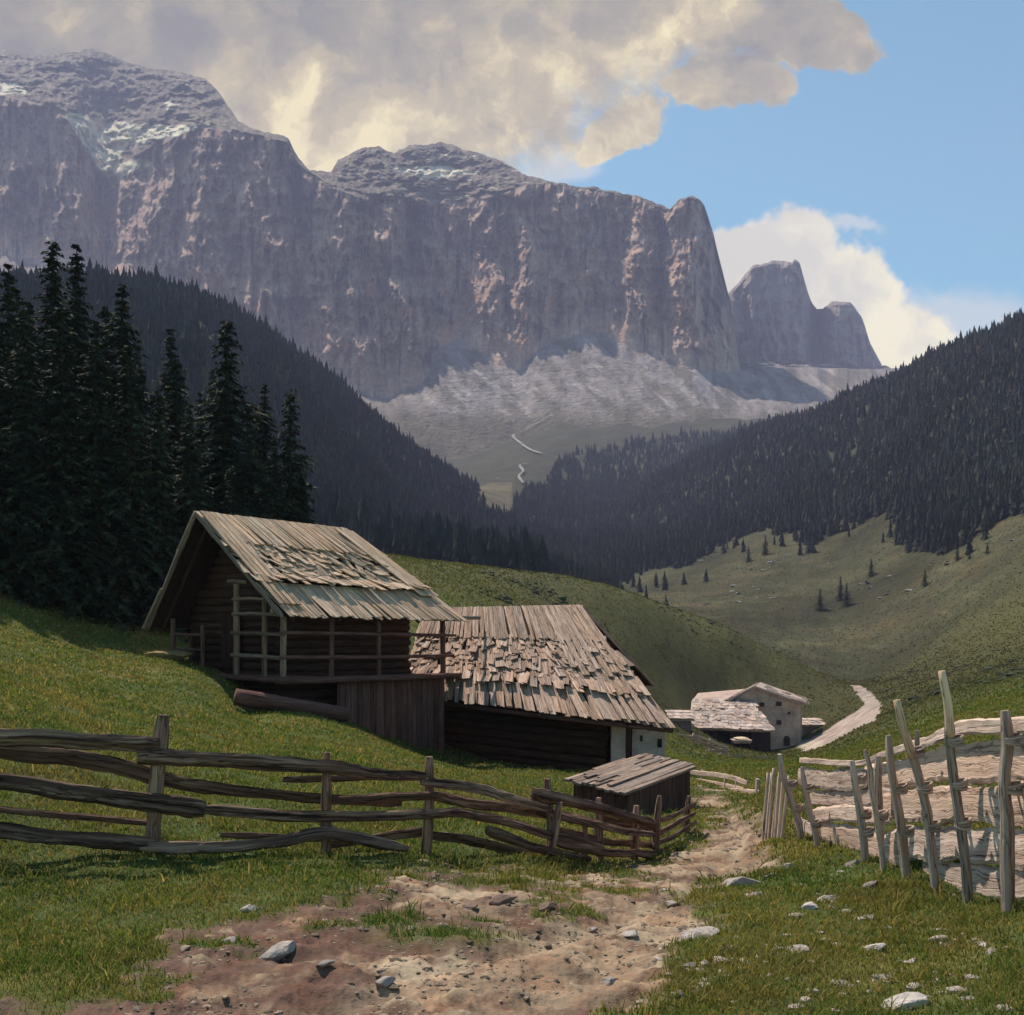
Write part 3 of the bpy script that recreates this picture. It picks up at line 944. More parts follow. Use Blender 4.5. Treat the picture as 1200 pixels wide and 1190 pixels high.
# the air: even haze in one closed box round the camera and all the land
zs = [o_.matrix_world @ Vector(c_) for o_ in bpy.data.objects if o_.type == 'MESH' for c_ in o_.bound_box]
hz_lo = Vector([min(v[i] for v in zs) for i in range(3)]); hz_hi = Vector([max(v[i] for v in zs) for i in range(3)])
hzm = bpy.data.materials.new('valley_haze'); hzm.use_nodes = True
t = NT(hzm.node_tree)
pv = t.n('ShaderNodeVolumePrincipled', {'Color': HAZE_COL, 'Density': HAZE, 'Anisotropy': 0.0})
t.n('ShaderNodeOutputMaterial', {'Volume': pv.outputs[0]})
mbh = MB()
mbh.box(hz_lo.x - 60, hz_hi.x + 60, -40, hz_hi.y + 60, hz_lo.z - 1, hz_hi.z + 25)
ob = mbh.build('haze', hzm)
ob['kind'] = 'stuff'

# stream of pale rubble in the valley head, draped on the slope
STREAMS = [[(646, 488), (630, 497), (612, 507), (601, 512), (610, 521), (622, 529), (634, 533)], [(619, 545), (609, 547), (613, 554), (608, 560), (613, 568)]]
from mathutils.bvhtree import BVHTree
bvhs = []
for nm in ('hills', 'mountain'):
    o = bpy.data.objects[nm]
    bvhs.append(BVHTree.FromObject(o, bpy.context.evaluated_depsgraph_get()))


def ray(px, py):
    d = Vector(((px - CX) / F, 1, (HY - py) / F)).normalized()
    best = None
    for b in bvhs:
        h = b.ray_cast(Vector((0, 0, EYE)), d)
        if h[0] is not None and (best is None or h[3] < best[1]):
            best = (h[0], h[3])
    return np.array(best[0]) if best else None


mbs = MB()
for pts in STREAMS:
    cpts = catmull(np.array([(a, b, 0) for a, b in pts], float), 26)
    prev = None
    for i, (a, b, _) in enumerate(cpts):
        wd = 1.7 - 0.8 * abs(i / 25 - 0.4) + random.uniform(-.5, .5)
        l, r = ray(a - wd, b + 0.4), ray(a + wd, b - 0.4)
        if l is None or r is None:
            continue
        up = np.array([0, -3.0, 1.5])
        if prev is not None and np.linalg.norm(l - prev[0]) < 60:
            mbs.add([prev[0], prev[1], r + up, l + up], [(0, 1, 2, 3)])
        prev = (l + up, r + up)
ob = mbs.build('stream', M['water'])
ob['kind'] = 'structure'

# ------------------------------------------------------------------ distant forests
def far_tree_template():
    vs, fs = [], []
    for (z0, z1, r) in ((0.02, 0.50, 0.23), (0.24, 0.72, 0.18), (0.48, 0.88, 0.125), (0.70, 1.0, 0.07)):
        b = len(vs)
        vs.append((0, 0, z1))
        for k in range(8):
            a = k * math.pi / 4 + z0 * 9
            rr = r * (1.0 if k % 2 else 0.62)
            vs.append((rr * math.cos(a), rr * math.sin(a), z0 + (0.0 if k % 2 else 0.06)))
        for k in range(8):
            fs.append((b, b + 1 + k, b + 1 + (k + 1) % 8))
    return np.array(vs), np.array(fs)


FTV, FTF = far_tree_template()


def forest(name, pts, hs, cols):
    n = len(pts)
    ang = rng.uniform(0, 6.28, n)
    ca, sa = np.cos(ang)[:, None], np.sin(ang)[:, None]
    cl_ = fbm(pts[:, 0] * 0.045, pts[:, 1] * 0.045, 4, 0.6, 130.0)
    hs = hs * (1 + 0.55 * cl_) * np.where(rng.uniform(0, 1, n) < 0.12, 1.35, 1.0)
    cols = cols * (1 + 0.9 * fbm(pts[:, 0] * 0.02, pts[:, 1] * 0.02, 4, 0.6, 140.0))[:, None]
    wv = (rng.uniform(0.75, 1.25, n) * np.where(rng.uniform(0, 1, n) < 0.15, 1.3, 1.0))[:, None]
    jit = rng.uniform(0.75, 1.25, (n, len(FTV)))
    x = FTV[None, :, 0] * jit * wv; y = FTV[None, :, 1] * jit * wv
    Vx = (x * ca - y * sa) * hs[:, None] + pts[:, 0:1]
    Vy = (x * sa + y * ca) * hs[:, None] + pts[:, 1:2]
    Vz = FTV[None, :, 2] * hs[:, None] + pts[:, 2:3] - 0.3
    Vv = np.stack([Vx, Vy, Vz], -1).reshape(-1, 3)
    Ff = (FTF[None] + (np.arange(n) * len(FTV))[:, None, None]).reshape(-1, 3)
    Cc = np.repeat(cols, len(FTV), 0) * rng.uniform(0.8, 1.2, (n * len(FTV), 1))
    o = np_mesh(name, Vv, Ff, M['far_needles'], Cc, smooth=False)
    o['kind'] = 'stuff'
    return o


def scatter(n, pxr, Yr, maskf):
    px = rng.uniform(*pxr, n)
    Y = np.exp(rng.uniform(math.log(Yr[0]), math.log(Yr[1]), n))
    x = (px - CX) / F * Y
    z = gz(x, Y)
    py = HY - (z - EYE) / Y * F
    nn = fbm(x * 0.02, Y * 0.02, 4, 0.55, 70.0)
    keep = maskf(px, py, Y, nn)
    return np.stack([x, Y, z], -1)[keep], px[keep], py[keep]


def cols_for(n, a, b, k=0.12):
    t = rng.uniform(0, 1, (n, 1))
    c = np.array(a) * (1 - t) + np.array(b) * t
    odd = rng.uniform(0, 1, (n, 1)) < k
    return np.where(odd, np.array([0.062, 0.050, 0.034]), c)


p1, a1, b1 = scatter(31000, (640, 1420), (270, 1150), m_right)
forest('spruce_forest', p1, rng.uniform(4.5, 8.8, len(p1)) * np.interp(p1[:, 1], [300, 1000], [0.8, 1.15]), cols_for(len(p1), (0.019, 0.023, 0.025), (0.033, 0.037, 0.036)))
p2, a2, b2 = scatter(23000, (-300, 660), (185, 960), m_left)
forest('spruce_forest', p2, rng.uniform(5.5, 10, len(p2)), cols_for(len(p2), (0.016, 0.022, 0.025), (0.028, 0.034, 0.036), 0.05))
p3, a3, b3 = scatter(5200, (560, 960), (900, 1480), m_cen)
forest('spruce_forest', p3, rng.uniform(6, 12, len(p3)), cols_for(len(p3), (0.022, 0.026, 0.024), (0.036, 0.042, 0.034), 0.05))

# pale rocks scattered over the right slope
def rock_mesh(seed, sub_=2):
    """one rough angular stone of about unit size"""
    import bmesh
    bm = bmesh.new()
    bmesh.ops.create_icosphere(bm, subdivisions=sub_, radius=1)
    Vr = np.array([v.co for v in bm.verts]); Fr = np.array([[v.index for v in f.verts] for f in bm.faces])
    bm.free()
    rs_ = np.random.default_rng(seed)
    for _ in range(9):
        nrm = rs_.normal(size=3); nrm /= np.linalg.norm(nrm)
        lim = rs_.uniform(0.45, 0.8)
        d = Vr @ nrm
        Vr = Vr - np.outer(np.maximum(d - lim, 0), nrm)
    Vr = Vr * (1 + 0.07 * fbm(Vr[:, 0] * 2 + seed, Vr[:, 1] * 2 + Vr[:, 2] * 2, 3))[:, None]
    return Vr, Fr


def stones(name, pts, size, cols, mat, flat=0.5, stretch=1.0, variants=5):
    Vs, Fs, Cs, n = [], [], [], 0
    tm = [rock_mesh(100 + i, 1) for i in range(variants)]
    for i, p in enumerate(pts):
        Vr, Fr = tm[i % variants]
        a = rng.uniform(0, 6.28); ca, sa = math.cos(a), math.sin(a)
        q = Vr * np.array([stretch, 1, flat]) * size[i]
        q = np.stack([q[:, 0] * ca - q[:, 1] * sa, q[:, 0] * sa + q[:, 1] * ca, q[:, 2]], -1) + p
        Vs.append(q); Fs.append(Fr + n); Cs.append(np.tile(cols[i], (len(q), 1))); n += len(q)
    o = np_mesh(name, np.vstack(Vs), np.vstack(Fs), mat, np.vstack(Cs), smooth=False)
    return o


rp = []
for (x0, y0, x1, y1, n) in ((900, 662, 955, 642, 26), (880, 668, 925, 660, 16), (840, 694, 885, 692, 12), (955, 670, 985, 655, 12), (1000, 690, 1050, 678, 16), (1090, 662, 1110, 660, 7),
                            (860, 672, 870, 668, 5), (780, 668, 850, 650, 14), (1010, 705, 1060, 690, 10), (820, 710, 900, 702, 10), (1180, 640, 1200, 620, 6), (740, 706, 800, 704, 8)):
    for _ in range(n):
        u = random.random()
        rp.append(hit(x0 + (x1 - x0) * u + random.gauss(0, 6), y0 + (y1 - y0) * u + random.gauss(0, 2), 200))
rp = np.array(rp)
o = stones('rubble', rp, np.clip(rng.lognormal(-0.45, 0.5, len(rp)), 0.2, 1.6), np.tile([0.21, 0.20, 0.21], (len(rp), 1)) * rng.uniform(0.5, 1.2, (len(rp), 1)), M['stone'], 0.35, 1.6)
o['kind'] = 'stuff'


sq = []; ss_ = []
for _ in range(9000):
    px_ = random.uniform(560, 1300); Y_ = math.exp(random.uniform(math.log(75), math.log(520)))
    x_ = (px_ - CX) / F * Y_
    if line_dist(np.array([px_]), np.array([HY - (float(gz(x_, Y_)) - EYE) / Y_ * F]), ROAD)[0] < 34 and Y_ < 210:
        continue
    if 116 < Y_ < 150 and 17 < x_ < 40:
        continue
    if float(fbm(np.array([x_ * 0.035]), np.array([Y_ * 0.035]), 4, 0.6, 260.0)[0]) < 0.16:
        continue
    sq.append((x_, Y_, float(gz(x_, Y_)))); ss_.append(min(0.9, random.lognormvariate(-1.35, 0.45)))
scol_ = np.array([0.030, 0.036, 0.018])[None] * rng.uniform(0.6, 1.7, (len(sq), 1))
o = stones('shrubs', np.array(sq), np.array(ss_), scol_, M['needles'], 0.7, 1.3)
o['kind'] = 'stuff'


# ------------------------------------------------------------------ spruces
def spruce_mesh(h, R, seed, dens=1.0):
    r_ = random.Random(seed)
    Vv, Ff, Cc = [], [], []
    z = 0.05 * h
    while z < h * 0.985:
        f = z / h
        L0 = R * (1 - f) ** 0.85 * (0.80 + 0.2 * math.sin(z * 2.1 + seed)) + 0.05
        nb = max(4, int((6 + 7 * (1 - f)) * dens))
        a0 = r_.uniform(0, 6.28)
        for b in range(nb):
            a = a0 + b * 6.283 / nb + r_.uniform(-.3, .3)
            L = L0 * r_.choice((1.0, 0.9, 0.75, 1.12, 0.55)) * r_.uniform(0.85, 1.08)
            zz = z + r_.uniform(-.12, .12)
            ca, sa = math.cos(a), math.sin(a)
            droop = 0.30 + 0.30 * (1 - f)
            n = max(2, int(L / 0.20))
            for i in range(n + 1):
                t = (i + 0.35) / (n + 1)
                rr = L * t
                zc = zz + 0.12 * rr - droop * rr * t + (0.10 * L * t ** 3)
                g = 0.5 + 0.9 * r_.random()
                q_ = r_.random()
                col = (0.026 * g, 0.040 * g, 0.024 * g) if q_ > 0.22 else ((0.055 * g, 0.070 * g, 0.034 * g) if q_ > 0.06 else (0.075 * g, 0.060 * g, 0.030 * g))
                for sgn in (-1, 1, 0):
                    ll = r_.uniform(0.24, 0.42) * (0.7 + 0.5 * (1 - t)) * min(1.0, 0.35 + L0 * 0.7)
                    if sgn == 0:
                        dx, dy, dz = ca * 0.7, sa * 0.7, -0.75
                    else:
                        sp = r_.uniform(0.5, 0.95) * sgn
                        dx, dy, dz = ca * 0.7 - sa * sp, sa * 0.7 + ca * sp, r_.uniform(-0.75, -0.1)
                    px_, py_, pz_ = ca * rr, sa * rr, zc
                    wv = r_.uniform(0.05, 0.10)
                    k = len(Vv)
                    ox, oy = -dy, dx
                    nl = math.hypot(ox, oy) + 1e-6
                    ox, oy = ox / nl * wv, oy / nl * wv
                    oz = r_.uniform(-.05, .05)
                    Vv += [(px_ - ox, py_ - oy, pz_ - oz), (px_ + ox, py_ + oy, pz_ + oz), (px_ + dx * ll, py_ + dy * ll, pz_ + dz * ll)]
                    Ff.append((k, k + 1, k + 2))
                    Cc += [col] * 3
        z += (0.30 + 0.10 * (1 - f)) / dens ** 0.5
    return Vv, Ff, Cc


SPR = []
for i, (h, R) in enumerate(((14, 3.3), (12, 3.1), (10, 2.7), (13, 3.8))):
    vv, ff, cv = spruce_mesh(h, R, 11 + i)
    crown_o = np_mesh('crown', vv, ff, M['needles'], cv, smooth=False)
    mbt = MB()
    rail(mbt, [(0, 0, -0.6), (0, 0, h * 0.5), (0, 0, h * 0.97)], [0.20, 0.12, 0.02], 1.0, rough=0.08, step=0.6, up=(0, 1, 0))
    trunk_o = mbt.build('trunk', M['bark'])
    SPR.append((crown_o, trunk_o, h, [True]))


def plant(name, px, top_py, Y, label, group, var, foot=None):
    x = (px - CX) / F * Y
    z = float(gz(x, Y)) - 0.1
    ztop = EYE + (HY - top_py) / F * Y
    cr, tr, h, first = SPR[var]
    s = (ztop - z) / h
    root = thing(name, label, 'tree', (x, Y, z), group)
    wsc = s * random.uniform(0.9, 1.15)
    root.scale = (wsc, wsc, s)
    root.rotation_euler = (0, 0, random.uniform(0, 6.28))
    for src in (cr, tr):
        if first[0]:
            c_ = src
        else:
            c_ = src.copy(); COL.objects.link(c_)
        c_.parent = root
    first[0] = False
    return root


GRP = 'tall spruces at the forest edge behind the barn'
NAMED = [
    (62, 272, 47, 'tallest dark spruce, left twin of the pair above the forest at far left', 3),
    (90, 279, 48.5, 'dark spruce, right twin of the tall pair, reaching over the blue ridge', 0),
    (143, 328, 46, 'dark spruce with a narrow pointed tip right of the tall twin spruces', 1),
    (266, 366, 48, 'broad dark spruce standing alone above the barn ridge, branches spread wide', 3),
    (340, 448, 50, 'slim dark spruce, rightmost of the stand, above the middle of the barn roof', 2),
    (207, 412, 47, 'shorter dark spruce in the dip between the pointed tree and the broad one', 2),
    (310, 446, 51, 'small dark spruce between the broad spruce and the slim rightmost one', 1),
    (10, 302, 45, 'dark spruce cut by the left edge of the view', 0),
    (124, 350, 52, 'dark spruce half hidden behind the narrow pointed one', 2),
]
for (px, ty, Y, lb, v) in NAMED:
    plant('spruce', px, ty, Y, lb, GRP, v)
SAME = 'dark spruce in the dense inner mass of the stand left of the barn'
for (px, ty, Y, v) in ((-20, 330, 37.5, 3), (28, 345, 38, 0), (72, 350, 38.5, 3), (112, 375, 39, 1), (150, 395, 39.5, 3), (186, 450, 40, 2), (222, 470, 41, 1), (-70, 290, 36.5, 0), (-140, 260, 35.5, 3), (-210, 240, 34.5, 3), (35, 350, 43, 1), (-40, 300, 48, 3), (-90, 330, 41, 0), (75, 390, 42, 2), (110, 400, 44, 3), (165, 420, 50, 0), (180, 460, 44, 1), (235, 455, 50, 0),
                       (290, 470, 47, 3), (322, 510, 48, 1), (352, 530, 51, 1), (30, 440, 39.5, 2), (140, 500, 43, 1), (230, 520, 45, 3), (270, 540, 44, 2), (200, 380, 58, 0), (300, 480, 60, 3),
                       (90, 330, 58, 1), (20, 330, 60, 3), (160, 400, 62, 0), (250, 430, 62, 1), (55, 500, 42, 1), (355, 560, 52, 2), (110, 520, 47, 0), (-60, 420, 38, 2), (0, 380, 41, 3), (315, 560, 47, 2), (180, 560, 46, 3)):
    plant('spruce', px, ty, Y, SAME, GRP, v)

# lone small trees on the right slope
LONE = [(877, 640, 660, 'small dark spruce on the far slope at the lower tip of the forest'), (961, 690, 716, 'dark bluish spruce at the foot of the short slanting row on the slope'),
        (985, 676, 705, 'tallest dark spruce of the short slanting row on the slope'), (992, 684, 712, 'dark spruce standing lowest and rightmost in the short slanting row'),
        (1021, 654, 676, 'dark spruce on the slope above the slanting row, beside pale rubble'), (1084, 668, 688, 'lone round dark spruce in open grass on the slope'),
        (1122, 640, 658, 'dark spruce just under the forest edge, left of a smaller one'), (1136, 646, 658, 'small dark spruce just right of another under the forest edge'),
        (1157, 634, 648, 'small dark spruce highest in the open grass near the right edge'), (897, 628, 652, 'dark spruce at the left end of the forest tongue above the pale rubble')]
lvv, lff, lcv = spruce_mesh(8, 2.7, 99, 0.9)
lone_src = np_mesh('crown', lvv, lff, M['needles'], lcv, smooth=False)
mbt = MB(); rail(mbt, [(0, 0, -0.5), (0, 0, 7.6)], [0.16, 0.03], 1.0, rough=0.05, step=0.8, up=(0, 1, 0))
lone_tr = mbt.build('trunk', M['bark'])
for i, (px, ty, fy, lb) in enumerate(LONE):
    b = hit(px, fy, 200)
    hh = (fy - ty) / F * b[1]
    root = thing('spruce', lb, 'tree', (b[0], b[1], b[2]), 'lone spruces on the far slope')
    root.scale = (hh / 8 * random.uniform(1.0, 1.3),) * 2 + (hh / 8,)
    root.rotation_euler = (0, 0, i * 1.7)
    for src in (lone_src, lone_tr):
        c_ = src if i == 0 else src.copy()
        if i:
            COL.objects.link(c_)
        c_.parent = root


# ------------------------------------------------------------------ roofs of boards
def board_roof(mb, R0, R1, E0, E1, courses, th=0.03, seed=0, messy_w=(0.14, 0.34)):
    """R0-R1 ridge, E0-E1 eave; courses: (t0, t1, lift at the lower end, mess, width range)"""
    random.seed(seed)
    R0, R1, E0, E1 = (np.asarray(p, float) for p in (R0, R1, E0, E1))

    def S(s, t_):
        return (R0 * (1 - s) + R1 * s) * (1 - t_) + (E0 * (1 - s) + E1 * s) * t_
    nrm = unit(np.cross(R1 - R0, E0 - R0))
    if nrm[2] < 0:
        nrm = -nrm
    slope = np.linalg.norm(E0 - R0)
    for (t0, t1, lift, mess, wr) in courses:
        rowL = np.linalg.norm(S(1, t1) - S(0, t1))
        pos = -0.02
        wave = random.uniform(0, 100)
        while pos < rowL:
            wd = random.uniform(*wr)
            s = min((pos + wd / 2) / rowL, 1.0)
            ww = float(perlin(pos * 0.8 + wave, 3.3))
            a = S(s, t0 + mess * 0.02 * random.uniform(-1, 1)) + nrm * 0.004 * random.random()
            tb = t1 + (0.035 * ww + 0.03 * random.uniform(-1, 1)) * mess + 0.012 * random.uniform(-1, 1)
            ds = random.gauss(0, 0.03 * mess + 0.008) / rowL * 4 * slope * 0.25
            b = S(s + ds, tb) + nrm * (lift * random.uniform(0.6, 1.2) + mess * 0.05 * max(0, random.gauss(0, 1)))
            if mess and random.random() < 0.06 * mess:
                pos += wd * 0.9
                continue
            wdir = unit(S(min(s + .05, 1), t1) - S(max(s - .05, 0), t1)) + nrm * random.gauss(0, 0.03 + 0.08 * mess)
            plank(mb, a, b, wdir, wd * random.uniform(1.02, 1.16), nrm, th * random.uniform(0.8, 1.5), tint(0.62, 1.2, 0.07), rag=0.02 + 0.06 * mess)
            pos += wd * random.uniform(0.93, 0.99)
    return nrm, S


def slab_quad(mb, p, nrm, th, col=(1, 1, 1)):
    p = [np.asarray(q, float) for q in p]
    mb.hexa([q - nrm * th for q in p] + p, col)


# ------------------------------------------------------------------ the hay barn
dA = np.array([0.589, 0.808, 0.0]); qA = np.array([0.808, -0.589, 0.0]); UP = np.array([0, 0, 1.0])
RB = np.array([-8.965, 31.5, 0.0])


def B(a, b, z):
    return RB + dA * a + qA * b + UP * z


ZR, ZE = 5.20, 2.24
slopeR = (ZR - ZE) / 3.6
slopeL = (ZR - 1.95) / 2.25


def roof_z(b):
    return ZR - (slopeR * b if b > 0 else slopeL * (-b))


barn = thing('hay_barn', 'weathered log hay barn with railed galleries under a ragged board roof, on the grass slope', 'barn', B(3.2, 1.0, float(gz(*B(3.2, 1.0, 0)[:2])) - 0.1))
mb = MB()
roofbase = MB()
R0, R1, E0, E1 = B(0, 0, ZR), B(5.96, 0, ZR - 0.02), B(0, 3.6, ZE), B(7.7, 3.6, ZE - 0.05)
nR, SR = board_roof(mb, R0, R1, E0, E1, [(-0.005, 0.33, 0.09, 0.15, (0.07, 0.15)), (0.29, 0.40, 0.05, 1.0, (0.10, 0.30)), (0.36, 0.46, 0.045, 1.0, (0.10, 0.36)), (0.42, 0.52, 0.045, 1.0, (0.10, 0.36)),
                                       (0.48, 0.58, 0.045, 1.0, (0.10, 0.32)), (0.54, 0.65, 0.05, 1.0, (0.10, 0.34)), (0.60, 0.735, 0.21, 0.5, (0.14, 0.36)),
                                       (0.70, 1.02, 0.04, 0.12, (0.08, 0.17))], 0.03, 21)
# long boards laid down the right verge, and a sun-greyed strip along the left verge
for k in range(5):
    s_ = 0.985 - k * 0.025
    plank(mb, SR(s_, 0.05) + nR * 0.09, SR(s_ - 0.002, 0.78) + nR * 0.13, R1 - R0, 0.18, nR, 0.03, tint(0.85, 1.1))
for k in range(4):
    s_ = 0.012 + k * 0.028
    plank(mb, SR(s_, 0.02) + nR * 0.10, SR(s_ + 0.002, 0.93) + nR * 0.12, R1 - R0, 0.17, nR, 0.03, tint(0.8, 1.05))
L0, L1 = B(0, -2.25, ZR - slopeL * 2.25), B(5.96, -2.25, ZR - slopeL * 2.25)
mbl = MB()
board_roof(mbl, R1, R0, L1, L0, [(-0.005, 0.36, 0.06, 0.1, (0.12, 0.22)), (0.32, 0.7, 0.06, 0.3, (0.14, 0.3)), (0.66, 1.02, 0.06, 0.1, (0.12, 0.24))], 0.03, 22)
mb.V += mbl.V; mb.C += mbl.C; mb.G += mbl.G; mb.F += [tuple(i + mb.n for i in f) for f in mbl.F]; mb.S += mbl.S; mb.n += mbl.n
roof = mb.build('roof', M['shingle'], barn)
rb = MB()
slab_quad(rb, (R0 + dA * 0.06, R1, E1 - qA * 0.1, E0 - qA * 0.1 + dA * 0.06), nR, 0.05, (0.6, 0.6, 0.6))
nL = unit(np.cross(L0 - R0, R1 - R0)); nL = nL if nL[2] > 0 else -nL
slab_quad(rb, (R1, R0 + dA * 0.06, L0 + dA * 0.06, L1), nL, 0.05, (0.6, 0.6, 0.6))
rb.build('roof_decking', M['log'], roof)
# verge boards and rafters
vb = MB()
random.seed(5)
rail(vb, [B(-0.02, 0.02, ZR - 0.05), B(-0.02, 1.8, (ZR + ZE) / 2 - 0.07), B(-0.02, 3.6, ZE - 0.05)], [0.07, 0.06, 0.075], 0.5, rough=0.2, split=0.2, step=0.06, col=(0.75, 0.72, 0.7))
rail(vb, [B(-0.02, -0.02, ZR - 0.05), B(-0.02, -1.1, (ZR + L0[2]) / 2 - 0.05), B(-0.02, -2.25, L0[2] - 0.03)], [0.08, 0.07, 0.10], 0.5, rough=0.2, split=0.2, step=0.06, col=(0.6, 0.52, 0.48))
vb.build('verge_board', M['post'], roof)
for a in (0.5, 2.2, 3.9, 5.6):
    rf = MB()
    rail(rf, [B(a, 0.0, ZR - 0.20), B(a, 3.5, ZE - 0.12)], 0.07, 0.9)
    rail(rf, [B(a, 0.0, ZR - 0.20), B(a, -2.2, L0[2] - 0.08)], 0.07, 0.9)
    rf.build('rafter', M['log'], roof)
ev = MB()
rail(ev, [B(-0.1, 3.25, 2.34), B(4, 3.25, 2.33), B(9.0, 3.2, 2.28)], [0.08, 0.075, 0.06], 0.9, bow=0.02)
ev.build('eave_beam', M['post'], barn)


def log_wall(mb, p0, p1, z0, z1, r=0.12, topf=None):
    z = z0 + r
    p0 = np.asarray(p0, float); p1 = np.asarray(p1, float)
    while z < z1:
        a, b = p0.copy(), p1.copy()
        a[2] = b[2] = z
        if topf is not None:
            rng_ = topf(z + r)
            if rng_ is None:
                break
            a = p0 + (p1 - p0) * rng_[0]; b = p0 + (p1 - p0) * rng_[1]
            a[2] = b[2] = z
        d = unit(b - a) * random.uniform(0.0, 0.14)
        rail(mb, [a - d, b + d], r * random.uniform(0.92, 1.04), 0.85, rough=0.07, step=0.4, col=tint(0.7, 1.15), k=8)
        z += r * 1.82


def gable_span(z):
    if z >= ZR - 0.35:
        return None
    br = min(2.0, (ZR - 0.22 - z) / slopeR); bl = max(-1.75, -(ZR - 0.22 - z) / slopeL)
    return ((bl + 1.75) / 3.75, (br + 1.75) / 3.75)


random.seed(31)
gw = MB(); log_wall(gw, B(1.3, -1.75, 0), B(1.3, 2.0, 0), 0.45, 9, 0.13, gable_span)
gw.build('gable_wall', M['log'], barn)
bw = MB(); log_wall(bw, B(6.6, -1.75, 0), B(6.6, 2.0, 0), -1.6, 9, 0.13, gable_span)
bw.build('gable_wall', M['log'], barn)
sw = MB(); log_wall(sw, B(1.3, 2.0, 0), B(6.7, 2.0, 0), 0.4, 3.1, 0.13)
sw.build('side_wall', M['log'], barn)
sw = MB(); log_wall(sw, B(1.3, -1.75, 0), B(6.6, -1.75, 0), 0.4, 2.4, 0.13)
sw.build('side_wall', M['log'], barn)
lw = MB(); log_wall(lw, B(0.9, 2.35, 0), B(6.9, 2.35, 0), -2.3, 0.40, 0.15)
log_wall(lw, B(0.9, -1.6, 0), B(0.9, 2.3, 0), -0.4, 0.36, 0.15)
lw.build('foundation_wall', M['log'], barn)
dr = MB()
for k in range(4):
    plank(dr, B(1.13, -0.15 + k * 0.21, 0.75), B(1.13, -0.15 + k * 0.21, 2.35), qA, 0.205, -dA, 0.04, tint(0.6, 0.9))
dr = dr.build('door', M['log'], barn)
# the deck
dk = MB()
random.seed(8)
for k in range(7):
    b_ = 2.05 + k * 0.185
    plank(dk, B(0.15, b_, 0.47), B(7.75 + random.uniform(-.1, .25), b_, 0.40), qA, 0.18, UP, 0.06, tint(0.8, 1.1))
for k in range(13):
    plank(dk, B(0.12 + k * 0.10, 0.9 + random.uniform(-.15, .05), 0.55), B(0.12 + k * 0.10, 3.32, 0.535), dA, 0.098, UP, 0.05, tint(0.8, 1.1))
rail(dk, [B(0.0, 3.32, 0.47), B(3, 3.34, 0.45), B(8.1, 3.3, 0.40)], [0.10, 0.10, 0.085], 0.9, bow=0.02)
rail(dk, [B(0.10, 0.75, 0.57), B(0.08, 3.35, 0.50)], 0.085, 0.9)
dk.build('deck', M['red_plank'], barn)
POSTM = M['gallery']
for (a, b_, z0, z1, r) in ((0.4, 3.15, 0.5, 2.36, 0.085), (0.4, 2.41, 0.52, 2.98, 0.075), (0.4, 1.24, 0.58, 3.22, 0.09), (2.2, 3.15, 0.48, 2.3, 0.07), (4.17, 3.15, 0.46, 2.3, 0.07),
                           (7.2, 3.12, 0.44, 2.3, 0.085), (0.4, -1.57, 0.9, 2.2, 0.075), (0.4, -0.22, 0.75, 2.0, 0.06), (0.55, -1.0, 0.85, 1.75, 0.05)):
    pm = MB()
    rail(pm, [B(a, b_, z0 - 0.12), B(a + random.uniform(-.03, .03), b_ + random.uniform(-.02, .02), z1)], r, 1.0, rough=0.10, up=(0, 1, 0), step=0.15)
    pm.build('post', POSTM if b_ > 0.5 and a < 1 else M['red_plank'], barn)  # side posts get a darker wood that stands in for shade under the eave
for (p, q, r) in ((B(0.34, 0.95, 3.22), B(0.34, 1.75, 3.18), 0.06), (B(0.33, 1.15, 2.72), B(0.33, 2.5, 2.70), 0.045), (B(0.33, 1.15, 2.30), B(0.33, 3.2, 2.25), 0.05),
                  (B(0.33, 1.1, 1.78), B(0.33, 3.25, 1.72), 0.05), (B(0.33, 1.1, 1.15), B(0.33, 3.25, 1.08), 0.055),
                  (B(0.2, 3.24, 1.78), B(7.7, 3.24, 1.70), 0.05), (B(0.2, 3.24, 1.12), B(7.6, 3.24, 1.06), 0.055),
                  (B(0.4, -1.6, 1.75), B(0.4, -0.2, 1.72), 0.045), (B(0.42, -1.6, 1.30), B(0.42, -0.2, 1.28), 0.04)):
    rm_ = MB()
    rail(rm_, [p, (p + q) / 2 + UP * random.uniform(-.03, .03), q], r * np.array([1, 1.05, 0.9]), 0.7, rough=0.14)
    rm_.build('rail', POSTM if p[0] < q[0] and abs((q - p) @ dA) < 1 and r > 0.041 and (p - RB) @ qA > 0 else M['red_plank'], barn)  # side rails darker as well, eave shade put into their colour
# plank skirt under the deck
sk = MB()
a = 2.55
random.seed(77)
while a < 7.15:
    wd = random.uniform(0.20, 0.34)
    p = B(a + wd / 2, 3.02, 0)
    g = float(gz(p[0], p[1]))
    plank(sk, B(a + wd / 2, 3.02, g - 0.12), B(a + wd / 2, 3.02, 0.40), dA, wd * 0.97, qA, 0.035, tint(0.7, 1.35, 0.08))
    a += wd
sk.build('plank_skirt', M['red_plank'], barn)

